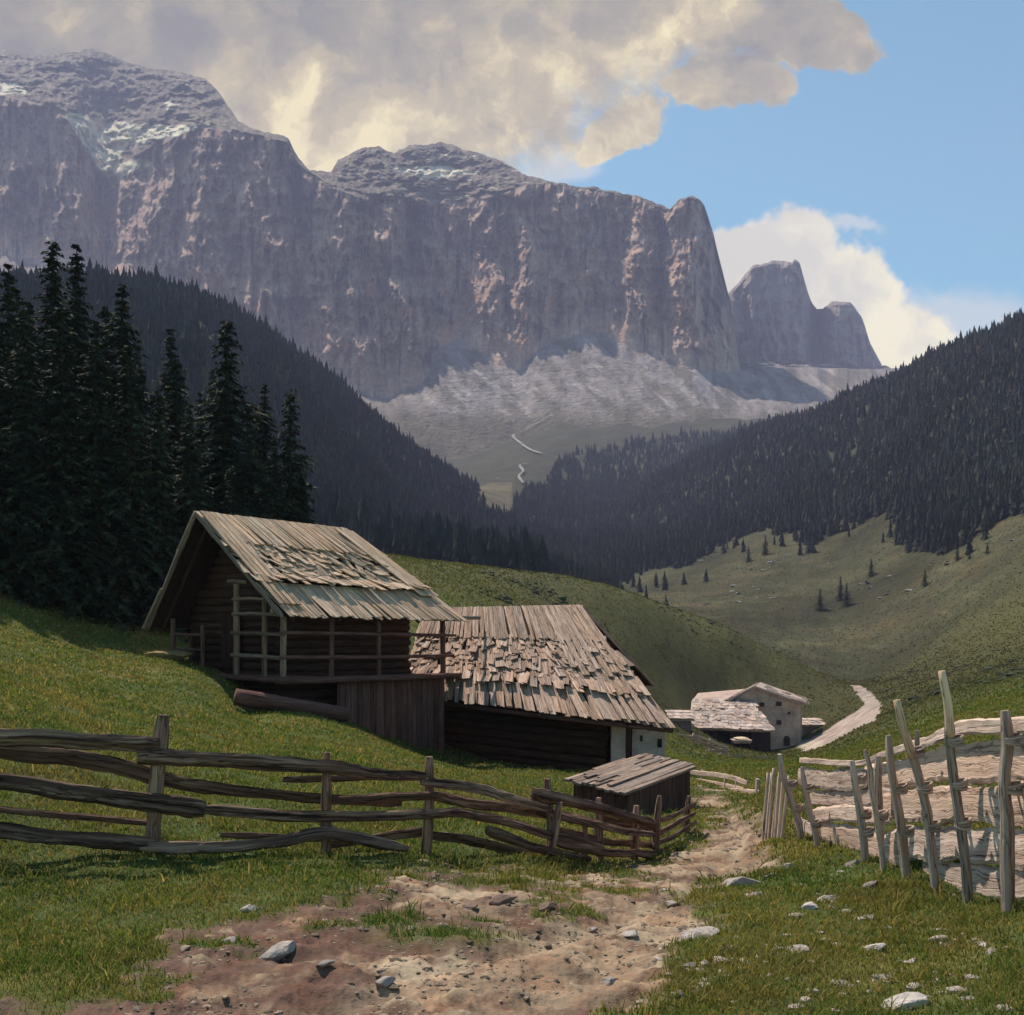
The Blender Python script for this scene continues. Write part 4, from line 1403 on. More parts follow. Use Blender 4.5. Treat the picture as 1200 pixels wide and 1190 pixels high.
# log lying on the slope in front of the barn
lm = MB()
la, lb_ = at(276, 828, 28.3), at(408, 829, 29.6)
la[2] = float(gz(la[0], la[1])) + 0.15; lb_[2] = float(gz(lb_[0], lb_[1])) + 0.15
la[2] = max(la[2], lb_[2] - 0.2)
need = max(float(gz(*(la + (lb_ - la) * u_)[:2])) + 0.10 - (la + (lb_ - la) * u_)[2] for u_ in np.linspace(0, 1, 9))
la[2] += max(need, 0); lb_[2] += max(need, 0)
rail(lm, [la, (la + lb_) / 2, lb_], [0.22, 0.21, 0.19], 1.0, rough=0.08, col=(1.0, 0.95, 0.95), k=12)
tag(lm.build('log', M['red_plank']), 'thick dark log lying on the grass in front of the barn deck', 'log')

# hay heap at the barn's left front
hm = MB()
Vr, Fr = rock_mesh(5, 3)
hc = B(-0.1, -1.1, 0); hz = float(gz(hc[0], hc[1]))
hm.add(Vr * np.array([0.85, 0.6, 0.22]) + np.array([hc[0], hc[1], hz + 0.02]), [tuple(f) for f in Fr], (1, 1, 1))
for _ in range(900):
    v = Vr[random.randrange(len(Vr))] * np.array([0.87, 0.62, 0.24]) * random.uniform(0.97, 1.05) + np.array([hc[0], hc[1], hz + 0.03])
    if v[2] < hz:
        continue
    d = np.array([random.gauss(0, 1), random.gauss(0, 1), random.gauss(0, .3)]); d = d / np.linalg.norm(d) * 0.14
    s = np.array([-d[1], d[0], 0.02]) * 0.06
    hm.add([v - s, v + s, v + d], [(0, 1, 2)], tint(0.8, 1.4))
M['hay'] = plain_mat('dry_hay', (0.30, 0.21, 0.10), 6, 0.3, 0.01, True)
tag(hm.build('hay_heap', M['hay']), 'small heap of dry hay at the left front foot of the log barn', 'hay')

# ------------------------------------------------------------------ the lower hut
hut = thing('alpine_hut', 'low log hut with a broad patched board roof and whitewashed end, below the barn', 'hut', (1.2, 32, float(gz(1.2, 32)) - 0.1))
HR0, HR1 = at(500, 714, 39.8), at(682, 711, 34.6)
HE0, HE1 = at(466, 814, 37.6), at(786, 852, 29.0)
mb = MB()
nH, SH = board_roof(mb, HR0, HR1, HE0, HE1, [(-0.01, 0.34, 0.08, 0.15, (0.08, 0.16))] + [(0.28 + 0.058 * j_, 0.385 + 0.058 * j_, 0.05, 1.1, (0.10, 0.36)) for j_ in range(7)] +
                    [(0.66, 0.80, 0.16, 0.7, (0.14, 0.36)), (0.76, 1.01, 0.04, 0.25, (0.12, 0.26))], 0.032, 51)
for k in range(7):
    s_ = 0.985 - k * 0.032
    plank(mb, SH(s_, 0.0) + nH * 0.07, SH(s_ - 0.004, 0.60 + 0.03 * (k % 3)) + nH * 0.12, HR1 - HR0, 0.22, nH, 0.03, tint(0.85, 1.1))
for k in range(5):
    s_ = 0.985 - k * 0.028
    plank(mb, SH(s_, 0.56) + nH * 0.05, SH(s_ - 0.002, 1.0) + nH * 0.12, HR1 - HR0, 0.22, nH, 0.03, tint(0.85, 1.1))
roof = mb.build('roof', M['shingle_grey'], hut)
HB0, HB1 = HR0 + np.array([2.0, 4.6, -2.6]), np.array([4.75, 37.4, 0.05])
rb = MB()
slab_quad(rb, (HR0, HR1, HE1 - nH * 0.03, HE0 - nH * 0.03), nH, 0.06, (0.6, 0.6, 0.6))
nb_ = unit(np.cross(HB0 - HR0, HR1 - HR0)); nb_ = nb_ if nb_[2] > 0 else -nb_
slab_quad(rb, (HR1, HR0, HB0, HB1), nb_, 0.06, (1.2, 1.2, 1.2))
rb.build('roof_decking', M['log'], roof)
def hutw(u, d=0.9):
    p_ = HE0 + (HE1 - HE0) * u + np.array([0.68, 0.73, 0]) * d
    return np.array([p_[0], p_[1], 0])


hb = MB()
rail(hb, [HR1 + nH * 0.0, HB1], 0.06, 0.5, 'slab', 0.15, col=(2.4, 2.6, 2.6))
rail(hb, [HE0 + np.array([0.3, 0.12, -0.10]), (HE0 + HE1) / 2 + np.array([0, 0.12, -0.14]), HE1 + np.array([0.05, 0.1, -0.10])], 0.075, 0.9)
hb.build('eave_beam', M['red_plank'], hut)
wt = MB()
gp = [HR1 + np.array([0.02, 0.35, -0.25]), np.array([3.75, 29.9, -0.62]), np.array([4.5, 36.9, -0.08])]
gq = [g_ + np.array([-0.15, 0.02, 0]) for g_ in gp]
wt.add(gp + gq, [(0, 1, 2), (5, 4, 3), (0, 3, 4, 1), (1, 4, 5, 2), (2, 5, 3, 0)])
wt.build('gable_panel', M['whitewash'], hut)
fw = MB()
random.seed(61)
log_wall(fw, hutw(0.08), hutw(0.74), -2.6, -0.25, 0.14)
fw.build('log_wall', M['log'], hut)
sl = MB()
sl.hexa([(2.84, 31.70, -2.6), (4.36, 31.35, -2.6), (4.5, 36.6, -2.6), (2.9, 36.6, -2.6), (2.84, 31.70, -0.55), (4.30, 31.35, -0.74), (4.42, 36.6, -0.1), (2.9, 36.6, 0.0)])
white = sl.build('whitewashed_wall', M['whitewash'], hut)
for (px, py, hw, hh) in ((752, 866, 1.3, 7), (773, 871, 2.6, 10)):
    wn = MB()
    c_ = at(px, py, 31.4)
    yy = 31.75 - (c_[0] - 2.62) * 0.23 - 0.012
    wn.box(c_[0] - hw * .024, c_[0] + hw * .024, yy - 0.02, yy + 0.05, c_[2] - hh * .012, c_[2] + hh * .012)
    wn.build('window_slit', M['opening'], white)
pm = MB()
pp = at(737, 850, 30.2)
rail(pm, [(pp[0], 30.2, -2.3), (pp[0], 30.2, -0.6)], 0.09, 1.0, up=(0, 1, 0))
pm.build('post', M['log'], hut)
sm = MB()
log_wall(sm, hutw(0.08), np.array([HB0[0] - 0.4, HB0[1] - 0.7, 0]), -2.2, -0.1, 0.14)
log_wall(sm, np.array([HB0[0] - 0.4, HB0[1] - 0.7, 0]), np.array([4.2, 37.0, 0]), -2.2, -0.1, 0.14)
sm.build('back_wall', M['log'], hut)

# ------------------------------------------------------------------ little lean-to behind the fence
lt = thing('wooden_shelter', 'small plank shelter with a sloping board lid behind the corner of the fence', 'shelter', (3.0, 20.5, float(gz(3.0, 20.5)) - 0.08))
SA, SB, SC, SD = at(664, 915, 20.2), at(749, 888, 23.0), at(816, 901, 21.6), at(733, 933, 19.0)
mb = MB()
nS = unit(np.cross(SB - SA, SD - SA)); nS = nS if nS[2] > 0 else -nS
random.seed(91)
nbd = 13
for k in range(nbd):
    u = (k + 0.5) / nbd
    a = SA + (SD - SA) * u + nS * random.uniform(0, 0.03); b = SB + (SC - SB) * u + nS * random.uniform(0.0, 0.05)
    dd = unit(b - a)
    plank(mb, a - dd * random.uniform(0, .16), b + dd * random.uniform(0, .16), SD - SA, np.linalg.norm(SD - SA) / nbd * 1.02, nS, random.uniform(0.03, 0.055), tint(0.75, 1.15), 0.03)
for k in range(9):
    u = (k + 0.9) / nbd
    a = SA + (SD - SA) * u + nS * 0.07; b = SB + (SC - SB) * u + nS * 0.08
    t0, t1 = sorted((random.uniform(0, 0.4), random.uniform(0.55, 1.0)))
    plank(mb, a + (b - a) * t0, a + (b - a) * t1, SD - SA, 0.12, nS, 0.03, tint(0.8, 1.15), 0.06)
sroof = mb.build('roof', M['post'], lt)
wl = MB()
ins = lambda p, q, u: p + (q - p) * u
c1_, c2_, c3_, c4_ = [ins(p, (SA + SC) / 2, 0.13) - nS * 0.03 for p in (SA, SB, SC, SD)]


def plank_wall(mb, p, q, wd=0.2, col=(0.6, 0.95)):
    n = max(2, int(np.linalg.norm((q - p)[:2]) / wd))
    nrm = unit(np.cross(q - p, UP))
    for k in range(n):
        c = p + (q - p) * ((k + 0.5) / n)
        zb = float(gz(c[0], c[1])) - 0.1
        plank(mb, np.array([c[0], c[1], zb]), c, unit((q - p) * np.array([1, 1, 0])), np.linalg.norm((q - p)[:2]) / n * 0.98, nrm, 0.04, tint(*col))


plank_wall(wl, c1_, c4_); plank_wall(wl, c4_, c3_); plank_wall(wl, c3_, c2_); plank_wall(wl, c2_, c1_)
wl.build('plank_wall', M['red_plank'], lt)

# ------------------------------------------------------------------ fences
def fenceY(px):
    return float(np.interp(px, [-200, 0, 385, 500, 640, 700, 770, 812], [8.1, 8.4, 8.85, 9.35, 10.2, 11.0, 12.4, 14.6]))


fl = thing('rail_fence', 'long grey split-rail fence crossing the grass below the barn down to the path', 'fence', at(385, 1000, 8.85))
LR = [  # (points (px, py, thickness), depth offset)
    ([(-160, 858, 22), (0, 862, 21), (100, 866, 20), (187, 871, 19)], -0.10),
    ([(-160, 862, 18), (0, 881, 19), (110, 891, 20), (175, 907, 19), (245, 922, 14), (330, 931, 12), (385, 936, 12), (470, 941, 11)], 0.09),
    ([(161, 886, 24), (200, 886, 20), (300, 893, 19), (385, 898, 16), (440, 906, 15), (498, 910, 13)], -0.10),
    ([(-160, 902, 17), (0, 917, 17), (100, 930, 19), (180, 942, 22), (240, 951, 24)], -0.08),
    ([(236, 946, 12), (330, 954, 12), (420, 957, 11), (500, 956, 11), (538, 951, 9)], -0.09),
    ([(-160, 940, 8), (0, 950, 8), (100, 957, 8), (188, 966, 7)], 0.08),
    ([(-160, 968, 22), (0, 974, 22), (90, 983, 20), (184, 991, 20)], -0.08),
    ([(164, 994, 15), (250, 994, 14), (330, 987, 13), (385, 978, 14), (440, 987, 14), (478, 994, 10)], -0.10),
    ([(331, 914, 9), (380, 914, 9), (440, 910, 10)], 0.09),
    ([(258, 978, 8), (330, 981, 9), (385, 983, 9)], 0.08),
    ([(390, 938, 10), (450, 936, 10), (517, 932, 9)], -0.12),
    ([(380, 990, 9), (440, 981, 10), (503, 974, 12)], 0.09),
    ([(493, 916, 14), (552, 921, 13), (595, 934, 12), (645, 948, 10)], -0.11),
    ([(503, 931, 12), (571, 944, 12), (648, 954, 11), (705, 967, 10)], 0.08),
    ([(500, 955, 11), (540, 954, 11), (595, 965, 11), (648, 978, 12), (706, 991, 11)], -0.09),
    ([(500, 978, 12), (552, 986, 12), (595, 997, 11), (642, 1007, 10)], 0.09),
    ([(571, 973, 15), (630, 994, 12), (692, 1008, 9)], -0.16),
    ([(625, 929, 17), (660, 936, 14), (700, 948, 12), (765, 963, 9)], -0.12),
    ([(646, 955, 10), (700, 968, 10), (766, 979, 8)], -0.10),
    ([(650, 972, 9), (700, 984, 9), (768, 990, 8)], 0.08),
    ([(650, 986, 10), (706, 999, 10), (768, 1000, 9), (800, 990, 6)], -0.10),
    ([(700, 958, 8), (740, 968, 8), (770, 970, 7)], 0.08),
    ([(764, 966, 7), (790, 956, 6), (815, 943, 5)], -0.08),
    ([(764, 979, 7), (790, 967, 6), (815, 953, 5)], -0.08),
    ([(764, 993, 7), (792, 979, 6), (816, 963, 5)], -0.08),
    ([(764, 1002, 6), (795, 989, 6), (816, 971, 5)], -0.05),
]
random.seed(101)
for pts, off in LR:
    m_ = MB()
    P3 = []; rr = []
    for (px, py, th) in pts:
        Y = fenceY(px) + off
        P3.append(at(px, py, Y)); rr.append(th / 2 / F * Y)
    rail(m_, P3, rr, 0.62, rough=0.20, step=0.035, col=tint(0.7, 1.15, 0.04), bow=0.02, k=11, split=0.24)
    m_.build('rail', M['fence'], fl)
LP = [(192, 838, 176, 9), (383, 882, 383, 6.5), (503, 887, 497, 6.5), (641, 913, 645, 5.5), (656, 940, 640, 5), (702, 935, 704, 5.5), (686, 960, 686, 4.5), (746, 944, 743, 5),
      (773, 933, 768, 4.5), (807, 933, 805, 3.6)]
for (pxt, pyt, pxf, hw) in LP:
    m_ = MB()
    Y = fenceY(pxf) + 0.0
    top = at(pxt, pyt, Y)
    fx = (pxf - CX) / F * Y
    foot = np.array([fx, Y, float(gz(fx, Y)) - 0.18])
    r = hw / F * Y
    rail(m_, [foot, (foot + top) / 2 + np.array([random.uniform(-.02, .02), 0, 0]), top], [r * 1.05, r * 1.05, r * 0.95], 0.95, rough=0.16, step=0.05, up=(0, 1, 0), col=tint(1.1, 1.5), split=0.16)
    m_.build('post', M['fence'], fl)

# right fence: hewn slabs tied to paired stakes
XF = 3.05


def rightY(px):
    return XF * F / (px - CX)


fr = thing('slab_fence', 'pale fence of hewn slabs tied to leaning stakes along the right of the path', 'fence', at(1042, 1018, 8.97))
RS = [  # (points (px, py, thickness))
    [(932, 891, 6), (995, 895, 6), (1029, 884, 7), (1067, 872, 9), (1083, 867, 11), (1120, 853, 16), (1176, 851, 17), (1290, 838, 20)],
    [(928, 909, 19), (960, 915, 22), (1006, 912, 22)],
    [(938, 936, 15), (975, 936, 17), (1034, 931, 17)],
    [(945, 957, 14), (985, 953, 17), (1036, 958, 17)],
    [(952, 974, 18), (985, 982, 25), (1015, 990, 28), (1048, 1000, 28)],
    [(1000, 909, 24), (1040, 908, 30), (1085, 897, 34), (1130, 892, 40), (1178, 894, 42), (1290, 890, 50)],
    [(1026, 944, 28), (1085, 943, 36), (1130, 943, 37), (1178, 945, 40), (1290, 944, 50)],
    [(1030, 990, 30), (1085, 990, 34), (1130, 992, 36), (1178, 994, 38), (1290, 1000, 48)],
    [(1066, 1014, 20), (1100, 1026, 28), (1140, 1036, 32), (1200, 1040, 36), (1290, 1062, 44)],
    [(926, 962, 14), (936, 970, 16), (950, 976, 16)],
]
random.seed(111)
for i, pts in enumerate(RS):
    m_ = MB()
    P3 = []; rr = []
    for (px, py, th) in pts:
        Y = rightY(px) + 0.0
        p = at(px, py, Y); p[0] += 0.055 + 0.028 * (i % 3)
        P3.append(p); rr.append(th * 1.14 / 2 / F * Y)
    hgt = float(np.mean(rr))
    rail(m_, P3, rr, 0.022 / hgt, 'slab', rough=0.21, step=0.035, col=tint(0.82, 1.12, 0.04), split=0.07)
    m_.build('slab', M['fence_pale'], fr)
RP = [  # stake points, half width, pale upper part, ties
    ([(1184, 833), (1186, 940), (1188, 1062)], 8.5, 0, (866, 923)),
    ([(1212, 840), (1216, 940), (1222, 1085)], 8, 0, (870, 925)),
    ([(1108, 788), (1117, 860), (1126, 960), (1142, 1059)], 6, 1, (868, 919, 965)),
    ([(1121, 850), (1122, 900), (1132, 960)], 4.5, 0, ()),
    ([(1055, 822), (1074, 885), (1090, 960), (1104, 1045)], 6, 1, (881, 923, 968)),
    ([(1046, 862), (1053, 920), (1062, 980), (1070, 1031)], 5.5, 0, (924, 974)),
    ([(1018, 879), (1030, 940), (1043, 1018)], 4, 0, (955,)),
    ([(1003, 892), (1012, 950), (1020, 1013)], 4.5, 0, (913, 954, 975)),
    ([(943, 899), (950, 945), (963, 998)], 4, 0, (923, 965)),
    ([(917, 884), (931, 935), (945, 984)], 4.2, 0, (919, 947)),
    ([(1079, 856), (1080, 880)], 4, 0, ()),
    ([(1033, 886), (1033, 930), (1036, 985)], 5.5, 0, ()),
]
for pts, hw, pale_, ties in RP:
    m_ = MB()
    Y = rightY(pts[-1][0])
    P3 = [at(px, py, Y) + np.array([-0.03, 0, 0]) for px, py in pts]
    if len(P3) > 2 and len(ties):
        P3 = list(catmull(P3, 6)); P3 = [p_ + (np.array([random.gauss(0, 0.012), random.gauss(0, 0.01), 0]) if 0 < i_ < 5 else 0) for i_, p_ in enumerate(P3)]
    if len(ties):
        P3[-1][2] = min(P3[-1][2], float(gz(P3[-1][0], Y))) - 0.15
    r = hw * 0.92 / F * Y
    rail(m_, P3, [r * 0.8 if pale_ else r * 0.9, r, r * 1.05], 1.0, rough=0.16, step=0.04, up=(0, 1, 0), col=tint(0.9, 1.15, 0.03), split=0.14)
    st = m_.build('stake', M['stake'], fr)
    if pale_:
        pm = MB()
        k = 0.55
        rail(pm, [P3[0] + np.array([0, -0.012, 0.01]), P3[1] + np.array([0, -0.012, 0]), P3[2] * 0.7 + P3[1] * 0.3 + np.array([0, -0.012, 0.0])], [r * 0.75, r * 0.9, r * 0.98], 1.02, rough=0.08, step=0.05, up=(0, 1, 0), col=(1, 1, 1))
        pm.build('peeled_tip', M['fresh'], st)
    pa = np.array(pts, float)
    for ty in ties:
        px = float(np.interp(ty, pa[:, 1], pa[:, 0]))
        c = at(px, ty, Y) + np.array([0.0, 0, 0])
        tm_ = MB()
        for q in range(3):
            ring = []
            for j in range(13):
                a = j / 12 * 2 * math.pi
                ring.append(c + np.array([0.010 + math.cos(a) * (r + 0.016), math.sin(a) * (r + 0.010), q * 0.017 - 0.017 + 0.016 * math.sin(a + q * 0.6)]))
            rail(tm_, ring, 0.0115, 1.0, rough=0.2, step=0.03, col=tint(0.9, 1.2), up=(0.05, 0.02, 1), k=6)
        tm_.build('withy_tie', M['stake'], st)
for i in range(7):
    px = 897 + i * 3.6
    Y = 12.6 - i * 0.12
    m_ = MB()
    pt, pf = at(px + random.uniform(2, 6), 905 + random.uniform(-6, 8), Y), at(px - 4, 960, Y)
    pf[2] = float(gz(pf[0], Y)) - 0.1
    rail(m_, [pf, pt], [0.026, 0.022], 0.7, rough=0.15, step=0.08, up=(0, 1, 0), col=tint(0.9, 1.1))
    m_.build('paling', M['fence_pale'], fr)

# small fence beyond the path
fm = thing('rail_fence', 'low weathered rail fence with flat boards in the meadow beyond the bend of the path', 'fence', at(850, 935, 25))
random.seed(121)
for pts in ([(806, 905, 6), (850, 910, 6), (876, 918, 6)], [(800, 917, 5), (845, 925, 6), (890, 929, 6)], [(812, 927, 6), (850, 934, 6), (884, 939, 5)], [(800, 911, 3), (840, 918, 4), (872, 925, 4)], [(818, 929, 4), (850, 943, 4)]):
    m_ = MB()
    Ys = [np.interp(px, [800, 890], [29, 23.0]) for px, _, _ in pts]
    rail(m_, [at(px, py, Y) for (px, py, _), Y in zip(pts, Ys)], [th / 2 / F * Y for (_, _, th), Y in zip(pts, Ys)], 0.35, 'slab', 0.15, step=0.12)
    m_.build('rail', M['fence_pale'], fm)
for (px, pyt, hw) in ((849, 908, 2.2), (887, 913, 4.2), (862, 913, 2), (822, 902, 2), (806, 900, 2)):
    Y = float(np.interp(px, [800, 890], [29, 23.0])) - 0.05
    x = (px - CX) / F * Y
    m_ = MB()
    rail(m_, [(x, Y, float(gz(x, Y)) - 0.1), at(px + 1, pyt, Y)], hw / F * Y, 0.5, 'slab', 0.1, step=0.1, up=(0, 1, 0))
    m_.build('post', M['fence_pale'], fm)

# ------------------------------------------------------------------ the stone house in the valley
zb = -11.2
sh = thing('stone_house', 'pale two-storey stone farmhouse with small windows, beside the valley road', 'house', (*at(895, 873, 132)[:2], zb))
Yh = 131.0


def hx(px, Y=Yh):
    return (px - CX) / F * Y


def hz_(py, Y=Yh):
    return EYE + (HY - py) / F * Y


x0, x1, xr = hx(846), hx(936), hx(884)
ze0, ze1, zr = hz_(828), hz_(824), hz_(806)
mb = MB()
dpt = np.array([2.6, 9.0, 0])
frn = [np.array([x0, Yh, zb - 1]), np.array([x1, Yh - 0.6, zb - 1]), np.array([x1, Yh - 0.6, ze1]), np.array([xr, Yh, zr]), np.array([x0, Yh, ze0])]
bck = [p + dpt for p in frn]
mb.add(frn + bck, [(0, 1, 2, 3, 4), (9, 8, 7, 6, 5), (0, 5, 6, 1), (1, 6, 7, 2), (2, 7, 8, 3), (3, 8, 9, 4), (4, 9, 5, 0)])
wall = mb.build('wall', M['plaster'], sh)
mb = MB()
ov = np.array([-0.15, -0.7, 0.0])
nr_ = UP
for (pa, pb) in ((frn[3], frn[2] + np.array([0.5, 0, -0.22])), (frn[3], frn[4] + np.array([-0.5, 0, -0.12]))):
    n = unit(np.cross(pb - pa, dpt)); n = n if n[2] > 0 else -n
    pa2, pb2 = pa + n * 0.03, pb + n * 0.03
    slab_quad(mb, [pa2 + ov + n * .22, pb2 + ov + n * .22, pb2 + dpt * 1.08 + n * .22, pa2 + dpt * 1.08 + n * .22], n, 0.22, (0.95, 0.95, 0.95))
    for k in range(40):
        u, v = random.random(), random.uniform(-0.05, 1.0)
        c = pa2 + (pb2 - pa2) * u + dpt * v + n * 0.25
        plank(mb, c, c + (pb2 - pa2) * 0.12, dpt, 0.6, n, 0.08, tint(0.7, 1.2))
ch = mb.build('roof', M['pale_roof'], sh)
mb = MB(); cpos = at(902, 811, 137)
mb.box(cpos[0] - 0.35, cpos[0] + 0.35, 136.6, 137.4, cpos[2] - 1.6, cpos[2] + 0.35)
mb.build('chimney', M['plaster'], ch)
for i, (px, py, hw, hh) in enumerate(((893, 826, 2.6, 2.4), (913, 825, 3.0, 2.6), (913, 847, 2.6, 2.8), (925, 836, 1.2, 1.4))):
    Y = Yh - 0.6 * (hx(px) - x0) / (x1 - x0) - 0.03
    cx_, cz_ = hx(px, Y), hz_(py, Y)
    k = Y / F
    mb = MB(); mb.box(cx_ - hw * k, cx_ + hw * k, Y - 0.03, Y + 0.1, cz_ - hh * k, cz_ + hh * k)
    wo = mb.build('window', M['opening'], sh)
    mb = MB()
    mb.box(cx_ - hw * k - 0.12, cx_ + hw * k + 0.12, Y - 0.08, Y + 0.06, cz_ - hh * k - 0.14, cz_ - hh * k - 0.02)
    mb.build('sill', M['plaster'], wo)
Y = Yh - 0.6 * (hx(922) - x0) / (x1 - x0) - 0.03
mb = MB(); k = Y / F
cx_ = hx(922, Y)
arch = [(cx_ - 3.6 * k, hz_(874, Y)), (cx_ + 3.6 * k, hz_(874, Y)), (cx_ + 3.6 * k, hz_(866, Y)), (cx_ + 2.2 * k, hz_(863.4, Y)), (cx_, hz_(862.5, Y)), (cx_ - 2.2 * k, hz_(863.4, Y)), (cx_ - 3.6 * k, hz_(866, Y))]
fr_ = [(a, Y - 0.04, b) for a, b in arch]; bk_ = [(a, Y + 0.1, b) for a, b in arch]
nA = len(arch)
mb.add(fr_ + bk_, [tuple(range(nA)), tuple(range(2 * nA - 1, nA - 1, -1))] + [(i, i + nA, (i + 1) % nA + nA, (i + 1) % nA) for i in range(nA)])
mb.build('door', M['opening'], sh)
# open cart shed leaning on the house front
mb = MB()
e0, e1 = at(810, 853, 123.0), at(904, 856, 122.0)
t0_, t1_ = at(812, 820, 131.5), at(880, 821, 130.6)
n = unit(np.cross(t1_ - t0_, e0 - t0_)); n = n if n[2] > 0 else -n
slab_quad(mb, (t0_, t1_, e1, e0), n, 0.25, (0.8, 0.8, 0.8))
random.seed(141)
board_roof(mb, t0_, t1_, e0, e1, [(0.1 * j_ - .01, 0.1 * j_ + .13, .05, .35, (.3, .7)) for j_ in range(9)] + [(.88, 1.02, .05, .3, (.3, .7))], 0.05, 141)
t2_, t3_ = at(818, 806, 141), at(880, 805, 140)
mb.hexa([t0_ - UP * .2, t1_ - UP * .2, t3_ - UP * .4, t2_ - UP * .9, t0_, t1_, t3_ - UP * 0.2, t2_ - UP * .7], (0.95, 0.9, 0.88))
shed_roof = mb.build('shed_roof', M['pale_roof'], sh)
mb = MB()
mb.hexa([np.array([t0_[0] + .2, 130.6, zb - 1]), np.array([e1[0] - .4, 130.4, zb - 1]), np.array([e1[0] - .4, 130.8, zb - 1]), np.array([t0_[0] + .2, 131, zb - 1])] +
        [np.array([t0_[0] + .2, 130.6, t0_[2] - .35]), np.array([t1_[0] - .2, 130.3, t1_[2] - .35]), np.array([t1_[0] - .2, 130.6, t1_[2] - .35]), np.array([t0_[0] + .2, 131, t0_[2] - .35])])
mb.build('shed_back_wall', M['opening'], sh)
for px in (816, 838, 858, 882, 900):
    Y = 123.0
    x = hx(px, Y)
    mb = MB()
    zt = e0[2] - 0.3
    mb.box(x - .16, x + .16, Y - .16 + .2, Y + .16 + .2, float(gz(x, Y)) - .3, zt + 0.25)
    mb.build('post', M['opening'], sh)
mb = MB()
a_, b_ = at(884, 866, 123.4), at(903, 866, 122.8)
mb.hexa([(a_[0], 123.5, zb - 1), (b_[0], 122.8, zb - 1), (b_[0], 130, zb - 1), (a_[0], 130, zb - 1), (a_[0], 123.5, hz_(856, 123)), (b_[0], 122.8, hz_(857.5, 123)), (b_[0], 130, hz_(850, 123)), (a_[0], 130, hz_(850, 123))])
mb.build('shed_side_wall', M['opening'], sh)
mb = MB()
a_ = at(811, 850, 122.6)
mb.hexa([(a_[0] - .25, 123.2, zb - 2), (a_[0] + .22, 123.1, zb - 2), (t0_[0] + .25, 131.2, zb - 1), (t0_[0] - .2, 131.2, zb - 1), (a_[0] - .25, 123.2, e0[2] - .1), (a_[0] + .22, 123.1, e0[2] - .1), (t0_[0] + .25, 131.2, t0_[2] - .1), (t0_[0] - .2, 131.2, t0_[2] - .1)])
mb.build('shed_end_wall', M['plaster'], sh)
# added pale cart, standing in for the bright opening of the shed
cart = thing('standin_cart', 'made-up pale hay cart standing in for the light patch in the open shed of the stone house', 'cart', (*at(869, 873, 120.6)[:2], float(gz(hx(869, 120.6), 120.6))))
cz0 = float(gz(hx(869, 120.6), 120.6)); cxx = hx(869, 120.6)
mb = MB(); mb.hexa([(cxx - .9, 120.1, cz0 + .55), (cxx + .9, 120.1, cz0 + .55), (cxx + .9, 121.6, cz0 + .55), (cxx - .9, 121.6, cz0 + .55), (cxx - 1.05, 120.0, cz0 + .9), (cxx + 1.05, 120.0, cz0 + .9), (cxx + 1.05, 121.7, cz0 + .9), (cxx - 1.05, 121.7, cz0 + .9)])
mb.build('cart_bed', M['pale_roof'], cart)
mb = MB(); Vr, Fr = rock_mesh(9, 2)
mb.add(Vr * np.array([1.0, 0.8, 0.24]) + np.array([cxx, 120.85, cz0 + 0.98]), [tuple(f) for f in Fr], (2.0, 2.2, 3.4))
mb.build('light_patch_load', M['hay'], cart)
for sx in (-1, 1):
    mb = MB()
    ring = [(cxx + sx * 0.95, 120.85 + 0.42 * math.cos(a), cz0 + 0.42 + 0.42 * math.sin(a)) for a in np.linspace(0, 2 * math.pi, 17)]
    rail(mb, ring, 0.05, 1.0, rough=0.02, step=0.12, up=(1, 0, 0), k=6)
    for a in np.linspace(0, math.pi, 4)[:-1]:
        rail(mb, [(cxx + sx * .95, 120.85 - .4 * math.cos(a), cz0 + .42 - .4 * math.sin(a)), (cxx + sx * .95, 120.85 + .4 * math.cos(a), cz0 + .42 + .4 * math.sin(a))], 0.03, 1, rough=0.02, up=(1, 0, 0), k=6)
    mb.build('wheel', M['opening'], cart)

# low shed left of the stone house, and the small one by the road
def low_shed(name, label, pxl, pxr, pye, pyt, Y, dep, base_py):
    xl, xr_ = hx(pxl, Y), hx(pxr, Y)
    zt, ze = hz_(pyt, Y + dep), hz_(pye, Y)
    zl = min(float(gz(xl, Y)), float(gz(xr_, Y))) - 0.5
    root = thing(name, label, 'shed', ((xl + xr_) / 2, Y + dep / 2, zl + 0.3))
    mb = MB()
    mb.hexa([(xl, Y, zl), (xr_, Y, zl), (xr_, Y + dep, zl), (xl, Y + dep, zl), (xl, Y, ze), (xr_, Y, ze), (xr_, Y + dep, zt - .1), (xl, Y + dep, zt - .1)])
    mb.build('wall', M['plaster_dark'], root)
    mb = MB()
    r0, r1, q0, q1 = np.array([xl - .3, Y + dep + .1, zt + .08]), np.array([xr_ + .3, Y + dep + .1, zt + .08]), np.array([xl - .3, Y - .4, ze]), np.array([xr_ + .3, Y - .4, ze])
    n = unit(np.cross(r1 - r0, q0 - r0)); n = n if n[2] > 0 else -n
    slab_quad(mb, (r0, r1, q1, q0), n, 0.0 + 0.16, (0.9, 0.9, 0.9))
    board_roof(mb, r0, r1, q0, q1, [(0, .36, .06, .5, (.3, .6)), (.33, .7, .06, .5, (.3, .6)), (.66, 1.02, .06, .3, (.3, .6))], 0.06, int(pxl))
    mb.build('roof', M['pale_roof'], root)
    return root


M['plaster_dark'] = plain_mat('greyish_stone_wall', (0.22, 0.17, 0.18), 0.8, 0.3, 0.05)
low_shed('low_shed', 'long low shed with pale roof between the whitewashed hut end and the stone house', 772, 810, 843, 834, 114, 4, 860)
low_shed('low_shed', 'tiny stone shed with flat pale roof in the grass beside the valley road', 940, 968, 850, 843, 140, 5, 858)

